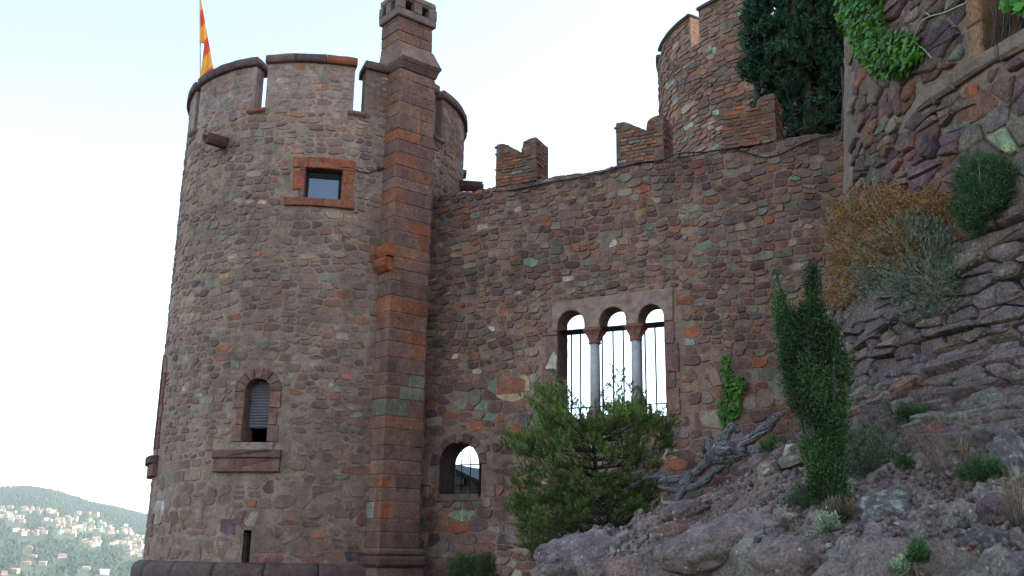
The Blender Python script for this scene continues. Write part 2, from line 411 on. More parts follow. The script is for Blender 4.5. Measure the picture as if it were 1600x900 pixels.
def slab(mp, poly, w0, w1, bev=.012, jit=.004, sub=.22, closed_back=True):
    """a dressed block: polygon in surface coordinates, from depth w0 out to w1"""
    P = []
    for i, p in enumerate(poly):
        q = poly[(i + 1) % len(poly)]; n = max(1, int(math.dist(p, q) / sub))
        for k in range(n): P.append((p[0] + (q[0] - p[0]) * k / n, p[1] + (q[1] - p[1]) * k / n))
    n = len(P); area = sum(P[i][0] * P[(i + 1) % n][1] - P[(i + 1) % n][0] * P[i][1] for i in range(n))
    if area < 0: P = P[::-1]
    ins = []
    for i in range(n):
        a, b, c = Vector(P[i - 1]), Vector(P[i]), Vector(P[(i + 1) % n])
        e1 = (b - a).normalized(); e2 = (c - b).normalized(); nn = Vector((-(e1.y + e2.y), e1.x + e2.x))
        nn = nn.normalized() if nn.length > 1e-4 else Vector((0, 0)); ins.append((b.x + nn.x * bev * 1.2, b.y + nn.y * bev * 1.2))
    J = [rng.uniform(-jit, jit) for _ in range(n)]
    V = [mp(p[0], p[1], w0) for p in P] + [mp(p[0] + J[i], p[1] - J[i], w1 - bev) for i, p in enumerate(P)] + [mp(p[0], p[1], w1 + J[i] * .5) for i, p in enumerate(ins)]
    F = [(r * n + i, r * n + (i + 1) % n, (r + 1) * n + (i + 1) % n, (r + 1) * n + i) for r in range(2) for i in range(n)]
    F.append(tuple(range(2 * n, 3 * n)))
    if closed_back: F.append(tuple(range(n))[::-1])
    return V, F
def block(name, mp, poly, w0, w1, mt, parent, c, **k):
    V, F = slab(mp, poly, w0, w1, **k); return mk(name, V, F, mt, parent, S(*c) if max(c) > 3 else c)
def rect(u0, u1, v0, v1): return [(u0, v0), (u1, v0), (u1, v1), (u0, v1)]
def arch_poly(cu, hw, v0, spring, n=12, r=None):
    return [(cu - hw, v0)] + [(cu - hw * math.cos(math.pi * i / n), spring + (r or hw) * math.sin(math.pi * i / n)) for i in range(n + 1)] + [(cu + hw, v0)]
def reveal(name, mp, poly, w0, w1, mt, parent, c, nd=3):
    n = len(poly); V = []; F = []
    for k in range(nd + 1):
        for p in poly: V.append(mp(p[0], p[1], w0 + (w1 - w0) * k / nd))
    for k in range(nd):
        for i in range(n): F.append((k * n + i, k * n + (i + 1) % n, (k + 1) * n + (i + 1) % n, (k + 1) * n + i))
    return mk(name, V, F, mt, parent, S(*c))
def inpoly(poly, x, y):
    r = False
    for i in range(len(poly)):
        (x1, y1), (x2, y2) = poly[i - 1], poly[i]
        if (y1 > y) != (y2 > y) and x < (x2 - x1) * (y - y1) / (y2 - y1) + x1: r = not r
    return r

# =============================================================== SETTING: terrain to the horizon
RIDGE = [(-180, 2.2), (-60, 2.2), (-40, 2.5), (-32, 2.35), (-27.5, 2.62), (-25.5, 2.86), (-24.5, 2.76), (-22.3, 2.2), (-19.8, 1.65), (-15, 1.1), (-8, .8), (10, .5), (60, .4), (180, 2.2)]
def ridge(a):
    for (a0, e0), (a1, e1) in zip(RIDGE, RIDGE[1:]):
        if a <= a1: t = (a - a0) / (a1 - a0); return e0 + (e1 - e0) * t
    return 2.5
def lerp(x, pts):
    if x <= pts[0][0]: return pts[0][1]
    for (a, b), (c, d) in zip(pts, pts[1:]):
        if x <= c: return b + (d - b) * (x - a) / (c - a)
    return pts[-1][1]
def ground_z(a, r):
    e = ridge(a); top = 1.6 + 3400 * math.tan(R_(e))
    z = lerp(r, [(0, -.15), (34, -.3), (60, -9), (150, -38), (400, -58), (1500, -62), (3400, top), (4200, top - 60), (9000, -60)])
    if r > 200: z += 9 * noise.noise(Vector((a * .35, r * .0022, 1))) * min(1, (r - 200) / 800) + 3 * noise.noise(Vector((a * 1.3, r * .009, 5)))
    return z
def terr(az_deg, r): a = R_(az_deg); return Vector((r * math.sin(a), r * math.cos(a), ground_z(az_deg, r)))
azs = list(np.arange(-180, -32, 6.)) + list(np.arange(-32, -12, .4)) + list(np.arange(-12, 180.1, 6.))
rs = [.5, 6, 12, 20, 28, 34, 38, 44, 52, 60, 80, 110, 150, 220, 300, 400, 600, 900, 1200] + list(np.arange(1500, 3500, 80)) + [3600, 3800, 4200, 5000, 7000, 9000]
gV = [terr(a, r) for a in azs for r in rs]; nr = len(rs)
gF = [(i * nr + j, (i + 1) * nr + j, (i + 1) * nr + j + 1, i * nr + j + 1) for i in range(len(azs) - 1) for j in range(nr - 1)]
gmt, gnt_, gbs = mat('wooded_ground', .95)
gp = N(gnt_, 'ShaderNodeNewGeometry').outputs['Position']
gn = noise_n(gnt_, gp, .02, 6, .7); gn2 = noise_n(gnt_, gp, .004, 4, .6)
gc = mixc(gnt_, ramp(gnt_, gn, .35, .65), S(42, 56, 38), S(70, 78, 52))
gnt_.links.new(mixc(gnt_, ramp(gnt_, gn2, .5, .7, 0, .5), gc, S(96, 88, 66)), gbs.inputs['Base Color'])
mk('ground', gV, gF, gmt, None, None, True, origin=(0, 0, 0), kind='structure')

# far woodland : crowns over the hillside, nobody could count them
def crowns(n, seed, mt, name):
    r2 = random.Random(seed); V = []; F = []; T_ = []
    for _ in range(n):
        a = r2.uniform(-36, -18) if r2.random() < .85 else r2.uniform(-18, -4); r = 1300 + 2150 * r2.random() ** .8
        p = terr(a, r); s = r2.uniform(2.2, 5.2); hgt = s * r2.uniform(.9, 1.3)
        if any(abs(a - ha) * r * .01745 < hw_ * .6 + 3 and -110 < r - hr < 12 for ha, hr, hw_ in HP): continue
        t = r2.uniform(.55, 1.35); b = len(V)
        for k in range(5):
            q = 2 * math.pi * k / 5 + r2.random(); V.append((p.x + s * math.cos(q), p.y + s * math.sin(q), p.z + hgt * .25))
        V.append((p.x + r2.uniform(-1, 1), p.y, p.z + hgt * 1.5)); T_ += [(t, t * r2.uniform(.95, 1.1), t)] * 6
        F += [(b + k, b + (k + 1) % 5, b + 5) for k in range(5)]
    return mk(name, V, F, mt, None, T_, True, kind='stuff')
M['wood'] = leaf_material('far_tree_crowns', (50, 62, 40), trans=0)

# ---- houses on the far hill
def hill_hit(px, py):
    k = ray(px, py); a = math.degrees(math.atan2(k.x, k.y)); el = k.z / math.hypot(k.x, k.y)
    for r in range(1200, 3600, 12):
        if ground_z(a, r) >= 1.6 + r * el: return a, r
    return a, 3300
wallc = [(166, 150, 124), (176, 162, 136), (156, 134, 106), (166, 138, 114), (182, 174, 160)]
roofc = [(146, 118, 98), (156, 130, 108), (136, 106, 90)]
M['house'] = plain('house_render', (255, 255, 255), .9, nz=.02)
_a = M['house'].node_tree; _b = _a.nodes['Principled BSDF']; _at = N(_a, 'ShaderNodeAttribute', attribute_name='tint'); _a.links.new(_at.outputs['Color'], _b.inputs['Base Color'])
HP = []
def house(px, py, wd, hg, label, flat=False, seed=0):
    r2 = random.Random(seed); a, r = hill_hit(px, py); HP.append((a, r, wd)); p = terr(a, r); yaw = r2.uniform(-.5, .5) + .3
    x = Vector((math.cos(yaw), math.sin(yaw), 0)); y = Vector((-math.sin(yaw), math.cos(yaw), 0)); z = Vector((0, 0, 1)); dp = wd * r2.uniform(.6, .9)
    t = thing('house', p, label, 'house', 'houses scattered over the far hillside')
    mb = MB(); mb.box(p + z * (hg / 2 - 2), x * wd / 2, y * dp / 2, z * (hg / 2 + 2), S(*r2.choice(wallc)))
    mb.build('wall', M['house'], t)
    mr = MB(); c = S(*r2.choice(roofc))
    if flat: mr.box(p + z * (hg + .3), x * (wd / 2 + .3), y * (dp / 2 + .3), z * .3, S(225, 220, 210))
    else:
        e = [p + z * hg + x * sx * (wd / 2 + .6) + y * sy * (dp / 2 + .6) for sx, sy in ((-1, -1), (1, -1), (1, 1), (-1, 1))]
        rg = [p + z * (hg + dp * .22) - x * wd * .3, p + z * (hg + dp * .22) + x * wd * .3]
        mr.add(e + rg, [(0, 1, 5, 4), (2, 3, 4, 5), (1, 2, 5), (3, 0, 4), (0, 3, 2, 1)], c)
    mr.build('roof', M['house'], t)
spots = []
rh_ = random.Random(11)
def cluster(n, x0, x1, y0, y1, slope=0, lab=''):
    for _ in range(n):
        x = rh_.uniform(x0, x1); y = rh_.uniform(y0, y1) + slope * (x - x0)
        spots.append((x, y, lab))
cluster(16, 0, 24, 794, 812, 0, 'group at the left edge')
cluster(22, 34, 88, 794, 804, .05, 'highest row')
cluster(12, 10, 90, 808, 816, .04, 'second row')
cluster(58, 88, 206, 808, 826, .10, 'dense middle band')
cluster(6, 116, 158, 801, 806, .05, 'row below the crest')
cluster(12, 22, 70, 830, 838, 0, 'lower left row')
cluster(9, 92, 120, 832, 838, 0, 'short row midway down')
cluster(13, 127, 156, 842, 856, 0, 'clump amid the woods')
cluster(6, 168, 194, 842, 852, 0, 'thin row near the tower')
cluster(28, 194, 222, 838, 874, 0, 'clump beside the tower')
_cl = {}
for q in spots: _cl.setdefault(q[2], []).append(q[0])
WN_ = ['cream', 'pale cream', 'tan', 'peach', 'white']; RN_ = ['brown', 'light brown', 'dark brown']
HL = []
for i, (x, y, lab) in enumerate(spots):
    wd, flat = rh_.uniform(6, 11), rh_.random() < .25; r2 = random.Random(i); r2.uniform(0, 1); r2.uniform(0, 1)
    wi = wallc.index(r2.choice(wallc)); ri = roofc.index(r2.choice(roofc)); xs = sorted(_cl[lab]); k = xs.index(x); n = len(xs)
    pos_ = 'leftmost' if k == 0 else 'rightmost' if k == n - 1 else ['left part', 'left centre', 'right centre', 'right part'][min(3, k * 4 // n)]
    sz = 'small' if wd < 7.8 else 'mid-sized' if wd < 9.5 else 'wide'
    l_ = f"{sz} {WN_[wi]} house, {'flat' if flat else RN_[ri]} roof, {pos_} of the {lab}"
    HL.append((l_, x, y, wd, rh_.uniform(4, 6.5), flat, i))
for l_, x, y, wd, hg, flat, i in HL:
    same = sorted(q[1] for q in HL if q[0] == l_)
    if len(same) > 1: k = same.index(x); l_ = ('left-hand' if k == 0 else 'right-hand' if k == len(same) - 1 else 'middle') + ' ' + l_
    house(x, y, wd, hg, l_, flat, i)
for i, (x, y, wd, hg, lab) in enumerate([(162, 898, 19, 9, 'large white flat house low on the hill just left of the tower base'),
        (97, 873, 20, 7, 'long cream house alone in the woods low on the far hill'), (45, 858, 15, 6, 'pale house alone in woods left of centre of the far hill'),
        (52, 872, 14, 5, 'small white house in a pair of specks low on the far hill'), (66, 884, 16, 8, 'bright white house low on the far hill above the frame edge'),
        (23, 897, 14, 8, 'pale house at the lower left corner of the view'), (6, 899, 12, 6, 'pinkish house cut by the lower left corner of the picture'),
        (134, 890, 17, 4, 'low faint grey house near the foot of the far hill'), (42, 882, 15, 4, 'dull beige house in dark woods low on the far hill')]):
    house(x, y, wd * .72, hg * .72, lab, i in (0, 4), 500 + i)

tag(crowns(32000, 3, M['wood'], 'hillside_woodland'), 'hazy green woodland covering the far hill below the sky', 'woodland')

# =============================================================== ROUND TOWER
P_TOW = [(14, (116, 90, 88)), (12, (124, 100, 94)), (8, (108, 94, 94)), (11, (94, 68, 70)), (7, (138, 118, 106)), (3, (114, 118, 112)), (5, (122, 80, 68)), (2, (142, 92, 74)), (2, (156, 146, 136)), (3, (80, 68, 78)), (4, (136, 118, 112))]
C_TM = S(134, 118, 110)
tower = thing('round_tower', TC, 'massive round crenellated tower of mauve rubble stone with a flag behind it', 'tower')
def uT(px, py): return T(px, py)
# openings (surface coordinates)
sw0 = T(478, 262); sw1 = T(533, 315); SQ = (sw0[0], sw1[0], sw1[1] + .02, sw0[1])        # u0,u1,v0,v1
aw_c = (T(378, 692)[0] + T(416, 692)[0]) / 2; AW = dict(c=aw_c, hw=.235, v0=3.40, sp=4.30)
lw_c = R_(-66) * TR; LW = dict(c=lw_c, hw=.235, v0=3.40, sp=4.85)
slit = (T(385, 860)[0] - .055, T(385, 860)[0] + .055, 1.36, 1.86)
polyA = arch_poly(AW['c'], AW['hw'], AW['v0'], AW['sp']); polyL = arch_poly(LW['c'], LW['hw'], LW['v0'], LW['sp'])
def mhole(u, v):
    if SQ[0] - .03 < u < SQ[1] + .03 and SQ[2] - .03 < v < SQ[3] + .03: return True
    for D in (AW, LW):
        if abs(u - D['c']) < D['hw'] + .06 and D['v0'] - .04 < v < D['sp'] + .04: return True
        if v >= D['sp'] and math.hypot(u - D['c'], v - D['sp']) < D['hw'] + .06: return True
    if slit[0] < u < slit[1] and slit[2] < v < slit[3]: return True
    return False
PIL_PHI = R_(40); PIL_U = PIL_PHI * TR
sillA = (T(338, 720)[0], T(440, 720)[0])
def tskip(u, v, a, b):
    if SQ[0] - .27 - a < u < SQ[1] + .25 + a and SQ[2] - .17 - b < v < SQ[3] + .24 + b: return True
    for D in (AW, LW):
        if abs(u - D['c']) < .45 + a * .8 and D['v0'] < v < D['sp']: return True
        if v >= D['sp'] and math.hypot(u - D['c'], v - D['sp']) < .47 + a * .7: return True
        if abs(u - D['c']) < .64 + a * .9 and 2.84 - b < v < 3.42: return True
    if slit[0] - .02 - a < u < slit[1] + .02 + a and slit[2] - b < v < slit[3] + b: return True
    if abs(u - PIL_U) < .3 + a and v > 1.2: return True
    if v + b > 9.78: return True
    return False
def ttint(u, v):
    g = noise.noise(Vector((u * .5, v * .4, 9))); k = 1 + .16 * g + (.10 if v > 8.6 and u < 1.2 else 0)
    return (k, k, k)
sheet('wall', mapT, -math.pi * TR, math.pi * TR, 0, 9.8, .07, mhole, .016, M['mortar'], tower, C_TM, 8, tintv=ttint)
tf = [(T(x, y)[0], T(x, y)[1], c) for x, y, c in [(402, 395, (176, 92, 58)), (342, 438, (188, 132, 84)), (385, 238, (128, 142, 134)), (410, 315, (188, 172, 158)), (540, 590, (176, 104, 82)),
     (495, 832, (176, 96, 78)), (382, 704 + 120, (120, 66, 70)), (555, 810, (112, 62, 68)), (410, 868, (118, 70, 70)), (352, 830, (60, 52, 82)), (524, 812, (72, 58, 80)), (328, 620, (138, 152, 142)),
     (505, 435, (116, 138, 130)), (555, 375, (158, 134, 80)), (455, 245, (150, 104, 92)), (250, 800, (176, 170, 176)), (326, 552, (88, 70, 86)), (560, 650, (120, 134, 124)), (470, 640, (104, 58, 66)),
     (405, 205, (124, 138, 132)), (385, 335, (118, 136, 126)), (430, 372, (150, 96, 80)), (548, 205, (170, 140, 70)), (290, 610, (196, 158, 136)), (538, 380, (78, 60, 64)), (500, 160, (158, 96, 74))]]
rubble(tower, mapT, R_(-100) * TR, R_(100) * TR, 1.35, 9.8, lambda v: .22 if v < 2.9 else .145, lambda v: .29 if v < 2.9 else .215, tskip, P_TOW, M['tstone'], h=.010,
       limit=290, joint=lambda v: .03 if v < 2.8 else .015, feats=tf, tintf=ttint, hv=1.1, wavy=.07, split=.15)
# back of tower, coarser
rubble(tower, mapT, R_(102) * TR, R_(258) * TR, 1.35, 9.8, lambda v: .26, lambda v: .5, lambda u, v, a, b: v + b > 9.78, P_TOW, M['tstone'], h=.014, limit=0, joint=.024, stuffname='rear_stones')
# base moulding
def ringsweep(name, c, prof2, a0, a1, n, mt, parent, tint, jit=.01):
    V = []; F = []; k = len(prof2)
    for i in range(n + 1):
        a = a0 + (a1 - a0) * i / n
        for (r, z) in prof2:
            q = noise.noise(Vector((a * 14, r * 3, z * 9))) * jit
            V.append((c.x + (r + q) * math.sin(a), c.y - (r + q) * math.cos(a), z + q))
    for i in range(n):
        for j in range(k - 1): F.append((i * k + j, (i + 1) * k + j, (i + 1) * k + j + 1, i * k + j + 1))
    if a1 - a0 < 6.2:
        F.append(tuple(range(k))); F.append(tuple(n * k + j for j in range(k))[::-1])
    return mk(name, V, F, mt, parent, tint, True)
NB = 22
for i in range(NB):
    a0 = -math.pi + 2 * math.pi * i / NB; a1 = a0 + 2 * math.pi / NB - .006
    ringsweep('base_moulding', TC, [(2.9, 1.36), (3.08, 1.35), (3.16, 1.30), (3.21, 1.2), (3.21, 1.05), (3.16, .95), (3.11, .9), (2.9, .9)], a0, a1, 10, M['coping'], tower, S(*rng.choice([(86, 72, 72), (78, 66, 66), (92, 76, 74)])), .015)
ringsweep('plinth', TC, [(3.12, .92), (3.16, -.4)], -math.pi, math.pi, 90, M['mortar'], tower, C_TM, .02)
rubble(tower, lambda u, v, w: mapT(u, v, w + .14), R_(-100) * TR, R_(100) * TR, -.2, .86, lambda v: .25, lambda v: .4, lambda u, v, a, b: False, P_TOW, M['tstone'], h=.02, limit=0, stuffname='plinth_stones')
# parapet: merlons with coping stones; crenels between them
MER = [(-51, -18.3), (-13.7, 19.2), (23.3, 56), (60.5, 95), (99.5, 134), (138.5, 173), (177.5, 212), (216.5, 251), (255.5, 267), (-88.5, -55.2)]
IN = -.26
def pmap(u, v, w): return mapT(u, v, w)
for mi, (p0, p1) in enumerate(MER):
    u0, u1 = R_(p0) * TR, R_(p1) * TR; n = max(4, int((u1 - u0) / .07)); rows = 12; V = []; F = []
    for i in range(n + 1):                  # outer, top, inner skins of the merlon in one shell
        u = u0 + (u1 - u0) * i / n
        for j in range(rows + 1):
            v = 9.78 + .98 * j / rows; q = Vector((u * 9, v * 11, 4)); V.append(mapT(u, v, .012 * (noise.noise(q) + .6 * noise.noise(q * 2.1)) * (0 < i < n)))
        for j in range(rows + 1):
            v = 10.76 - 1.9 * j / rows; V.append(mapT(u, v, IN))
    k = 2 * (rows + 1)
    for i in range(n):
        for j in range(k - 1): F.append((i * k + j, (i + 1) * k + j, (i + 1) * k + j + 1, i * k + j + 1))
    F.append(tuple(range(k))); F.append(tuple(n * k + j for j in range(k))[::-1])
    lite = mi in (0, 1, 9)
    mer = mk('merlon', V, F, M['mortar'], tower, S(140, 126, 124) if lite else S(116, 98, 92), False)
    rubble(mer, mapT, u0 + .02, u1 - .02, 9.84, 10.73, lambda v: .15, lambda v: .26, lambda u, v, a, b: u - a < u0 + .02 or u + a > u1 - .02 or v + b > 10.76,
           [(6, (138, 120, 120)), (5, (122, 102, 102)), (3, (150, 136, 132)), (2, (128, 84, 74)), (2, (120, 120, 118)), (.7, (160, 100, 80))], M['tstone'], h=.005, limit=(40 if mi in (0, 1, 2, 3, 9) else 0), joint=.026, stuffname='small_stones')
    nc = 3 if u1 - u0 > 1 else 2
    for c in range(nc):
        a = u0 - .03 + (u1 - u0 + .06) * c / nc + .004; b = u0 - .03 + (u1 - u0 + .06) * (c + 1) / nc - .004
        cc = rng.choice([(92, 76, 74), (104, 84, 80), (86, 72, 74)])
        if mi == 1 and c == 2: cc = (134, 82, 66)
        if mi == 1 and c == 1: cc = (84, 66, 72)
        ringsweep('coping_stone', TC, [(2.52, 10.915), (3.05, 10.935), (3.075, 10.92), (3.08, 10.77), (3.06, 10.755), (2.98, 10.75), (2.50, 10.75)], a / TR, b / TR, 8, M['coping'], mer, S(*cc), .008)
for i, (p, q) in enumerate([(-18.3, -13.7), (19.2, 23.3), (-55.2, -51), (56, 60.5), (95, 99.5), (134, 138.5), (173, 177.5), (212, 216.5), (251, 255.5)]):
    u0, u1 = R_(p) * TR, R_(q) * TR
    ringsweep('crenel_sill', TC, [(2.70, 9.80), (3.05, 9.82), (3.08, 9.80), (3.08, 9.74), (3.0, 9.72), (2.70, 9.0)], (u0 - .10) / TR, (u1 + .03) / TR, 4, M['ashlar'], tower, S(*((134, 74, 56) if i == 0 else (112, 92, 86))), .004)
ringsweep('wall_walk', TC, [(2.6, 9.1), (1.4, 9.12), (.01, 9.12)], -math.pi, math.pi, 40, M['mortar'], tower, S(120, 108, 100))
# left and right drain spouts
def spout(px, py, phi_deg, tilt, c, ln=.5):
    u, v = T(px, py) if phi_deg is None else (R_(phi_deg) * TR, py)
    p = mapT(u, v, -.1); o = (mapT(u, v, 1) - mapT(u, v, 0)).normalized(); side = Vector((0, 0, 1)).cross(o).normalized(); o = (o + Vector((0, 0, tilt))).normalized(); up = o.cross(side)
    mb = MB(); n = 9; rings = []
    for k in range(7):                       # half-round trough, thick walls, open end
        t = k / 6; c0 = p + o * (ln + .1) * t; r = .115 - .02 * t
        pr = [(-r, .07), (-r * .62, .07), (-r * .55, -.01), (0, -.05), (r * .55, -.01), (r * .62, .07), (r, .07), (r * .95, -.05), (r * .55, -.12), (0, -.145), (-r * .55, -.12), (-r * .95, -.05)]
        rings.append([c0 + side * x + up * y for x, y in pr])
    V = [q for r_ in rings for q in r_]; m_ = 12
    F = [(i * m_ + j, i * m_ + (j + 1) % m_, (i + 1) * m_ + (j + 1) % m_, (i + 1) * m_ + j) for i in range(6) for j in range(m_)] + [tuple(range(m_))[::-1], tuple(6 * m_ + j for j in range(m_))]
    return mk('drain_spout', V, F, M['coping'], tower, S(*c))
spout(352, 222, None, -.12, (88, 66, 68)); tag(spout(0, 9.25, 82, -.1, (84, 56, 58)), 'drain spout on the right flank')
# square window with orange surround
wq = reveal('square_window', mapT, rect(SQ[0], SQ[1], SQ[2], SQ[3]), .0, -.32, M['ashlar'], tower, (96, 56, 48))

u0, u1, v0, v1 = SQ
for pl, c in [(rect(u0 - .24, u0 + .04, v1, v1 + .21), (140, 82, 58)), (rect(u0 + .045, u1 + .22, v1, v1 + .22), (142, 78, 54)), (rect(u0 - .22, u0, v0 + .16, v1 - .06), (134, 72, 52)), (rect(u0 - .10, u0, v0, v0 + .155), (110, 84, 74)),
              (rect(u0 - .10, u0, v1 - .055, v1 - .004), (110, 84, 74)), (rect(u1, u1 + .22, v0, v1 - .004), (138, 84, 60))]:
    block('frame_stone', mapT, pl, -.1, .035, M['ashlar'], wq, c)
for a, b in ((u0 - .36, (u0 + u1) / 2), ((u0 + u1) / 2 + .005, u1 + .24)): block('window_sill', mapT, rect(a, b, v0 - .16, v0 - .004), -.1, .07, M['ashlar'], wq, (130, 76, 56))
wfm = MB()
def bar_uv(mb, mp, ua, va, ub, vb, w, hw, hd):
    p, q = mp(ua, va, w), mp(ub, vb, w); d = (q - p); nn = (mp(ua, va, w + .1) - p).normalized(); s = d.normalized().cross(nn)
    mb.box((p + q) / 2, d / 2, s * hw, nn * hd)
for a in ((u0 + .02, v0, u0 + .02, v1), (u1 - .02, v0, u1 - .02, v1), (u0, v1 - .10, u1, v1 - .10), (u0, v0 + .02, u1, v0 + .02)): bar_uv(wfm, mapT, *a, -.2, .025, .025)
wfm.build('casement', M['dark'], wq)
mg = MB(); mg.add([mapT(u0, v0, -.2), mapT(u1, v0, -.2), mapT(u1, v1 - .1, -.2), mapT(u0, v1 - .1, -.2)] + [mapT(u0, v0, -.215), mapT(u1, v0, -.215), mapT(u1, v1, -.215), mapT(u0, v1, -.215)], [(0, 1, 2, 3), (7, 6, 5, 4), (0, 4, 5, 1), (1, 5, 6, 2), (2, 6, 7, 3), (3, 7, 4, 0)])
mg.build('pane', M['glass'], wq)
# arched windows
def arched(D, poly, sill, shutter_z, c0):
    w_ = reveal('arched_window', mapT, poly, .0, -.4, M['ashlar'], tower, (104, 80, 76))
    c, hw, v0, sp = D['c'], D['hw'], D['v0'], D['sp']; o = .43
    hh = (sp - v0) / 3 if sp - v0 < 1.2 else (sp - v0) / 5; nj = round((sp - v0) / hh)
    for s in (-1, 1):
        for k in range(nj):
            a, b = sorted((c + s * hw, c + s * (o - (.05 if k % 2 else 0))))
            block('frame_stone', mapT, rect(a, b, v0 + k * hh + .004, v0 + (k + 1) * hh - .004), -.1, .035, M['ashlar'], w_, rng.choice([(124, 94, 86), (130, 100, 90), (116, 88, 84), (138, 98, 84)]) if c0 else rng.choice([(118, 80, 76), (132, 88, 78), (108, 72, 76)]))
    for k in range(7):
        t0 = math.pi * k / 7 + .012; t1 = math.pi * (k + 1) / 7 - .012; tm = (t0 + t1) / 2
        pts = [(c - r * math.cos(t), sp + r * math.sin(t)) for r, ts in ((hw, (t0, tm, t1)), (o, (t1, tm, t0))) for t in ts]
        block('arch_stone', mapT, pts, -.1, .035, M['ashlar'], w_, rng.choice([(122, 92, 84), (112, 84, 80), (134, 104, 92)]))
    block('window_sill', mapT, rect(sill[0], sill[1], 3.12, 3.26), -.1, .16, M['coping'], w_, (98, 76, 76))
    block('window_sill', mapT, rect(sill[0] + .01, sill[1] - .01, 2.88, 3.116), -.1, .11, M['coping'], w_, (112, 84, 80))
    block('window_apron', mapT, rect(c - hw - .12, c + hw + .12, 3.263, 3.396), -.35, .03, M['mortar'], w_, (138, 124, 116))
    sh = MB(); z = sp + hw - .02; n = 0                # roller shutter slats
    while z > shutter_z:
        zz = max(z - .052, shutter_z); half = hw - .005 if z < sp else math.sqrt(max(.0, hw ** 2 - (z - sp) ** 2)); half = max(half, .03)
        sh.add([mapT(c - half, z, -.235), mapT(c + half, z, -.235), mapT(c + half, (z + zz) / 2, -.215), mapT(c - half, (z + zz) / 2, -.215), mapT(c + half, zz + .004, -.235), mapT(c - half, zz + .004, -.235), mapT(c - half, z, -.25), mapT(c + half, z, -.25), mapT(c + half, zz, -.25), mapT(c - half, zz, -.25)],
               [(0, 3, 2, 1), (3, 5, 4, 2), (6, 7, 8, 9), (5, 9, 8, 4), (0, 1, 7, 6)]); z -= .052
    sh.build('roller_shutter', M['shutter'], w_)
arched(AW, polyA, sillA, T(395, 667)[1], True)
arched(LW, polyL, (LW['c'] - .62, LW['c'] + .5), 3.9, False)
reveal('arrow_slit', mapT, rect(slit[0], slit[1], slit[2], slit[3]), .005, -.4, M['mortar'], tower, (110, 98, 92))
# ---- two-block orange corbel
cu, cv = T(601, 412)
def corb(poly_s, u0, u1, c):               # side profile (w, v) extruded across u
    V = [mapT(u, v, w) for u in (u0, u1) for w, v in poly_s]; n = len(poly_s)
    F = [(i, (i + 1) % n, n + (i + 1) % n, n + i) for i in range(n)] + [tuple(range(n))[::-1], tuple(range(n, 2 * n))]
    mk('corbel', V, F, M['ashlar'], tower, S(*c))
block('frame_stone', mapT, rect(cu - .32, cu - .14, cv - .02, cv + .34), -.1, .03, M['ashlar'], tower, (130, 84, 64))
# cable from the square window
cb = MB(); cb.tube([mapT(*T(x, y), .03) for x, y in [(534, 262), (548, 263), (562, 269), (575, 271), (590, 266), (602, 262)]], .010, 5); cb.build('cable', M['cable'], tower)

# =============================================================== CHIMNEY BUTTRESS (square pilaster rising into a chimney)
ch = thing('chimney_buttress', mapT(PIL_U, 0, .2), 'tall square stone buttress rising into a chimney on the right flank of the round tower', 'chimney')
er = Vector((math.sin(PIL_PHI), -math.cos(PIL_PHI), 0)); et = Vector((math.cos(PIL_PHI), math.sin(PIL_PHI), 0))
def mapP(x, r, z): return Vector((TC.x, TC.y, 0)) + et * x + er * r + Vector((0, 0, z))
def pbox(name, x0, x1, r0, r1, z0, z1, mt, parent, c, bev=.014, j=.006):
    """block with bevelled edges in the buttress's own frame"""
    bm = bmesh.new()
    vs = [bm.verts.new(mapP(x + rng.uniform(-j, j), r + rng.uniform(-j, j), z)) for z in (z0, z1) for r in (r0, r1) for x in (x0, x1)]
    for q in ((0, 1, 3, 2), (4, 6, 7, 5), (0, 4, 5, 1), (2, 3, 7, 6), (0, 2, 6, 4), (1, 5, 7, 3)): bm.faces.new([vs[i] for i in q])
    bmesh.ops.recalc_face_normals(bm, faces=bm.faces[:])
    if bev: bmesh.ops.bevel(bm, geom=bm.edges[:], offset=bev, segments=1, affect='EDGES')
    bm.verts.index_update()
    V = [tuple(v.co) for v in bm.verts]; F = [tuple(v.index for v in f.verts) for f in bm.faces]; bm.free()
    return mk(name, V, F, mt, parent, S(*c) if max(c) > 3 else c)
pbox('mortar_core', -.410, .410, 2.6, 3.408, 1.3, 10.95, M['mortar'], ch, (122, 104, 96), bev=0, j=0)
P_PIL = [(8, (114, 84, 78)), (6, (104, 76, 76)), (7, (122, 90, 78)), (3, (106, 88, 84)), (4, (128, 86, 66)), (3.6, (142, 82, 58)), (.5, (114, 120, 112))]
z = 1.62; row = 0
pf = {0: (132, 92, 66), 1: (128, 90, 68)}
while z < 10.72:
    h = min(rng.uniform(.21, .33), 10.74 - z)
    if h < .12: h = 10.74 - z
    zz = z + h - .012; yy = pix(mapP(-.3, 3.42, z + h / 2))[1]
    def pc():
        c = pick(P_PIL); return c
    c1, c2, c3 = pc(), pc(), pc()
    if abs(yy - 600) < 14: c2 = S(116, 122, 114)
    if abs(yy - 800) < 16: c3 = S(124, 142, 130)
    for yo in (345, 362, 480, 518): 
        if abs(yy - yo) < 12: c2 = S(134, 78, 56)
    if row % 2: s = rng.uniform(.05, .2)
    else: s = rng.uniform(-.22, -.08)
    if rng.random() < .25: pbox('block', -.425, .425, 2.98, 3.42, z, zz, M['ashlar'], ch, c1)
    else:
        d1 = 2.98 if row % 2 else 3.2
        pbox('block', -.425, s - .005, d1, 3.42, z, zz, M['ashlar'], ch, c1)
        if d1 > 3.1: pbox('block', -.425, -.1, 2.7, d1 - .008, z, zz, M['ashlar'], ch, c3)
        pbox('block', s + .005, .425, 2.9, 3.42, z, zz, M['ashlar'], ch, c2)
    z += h; row += 1
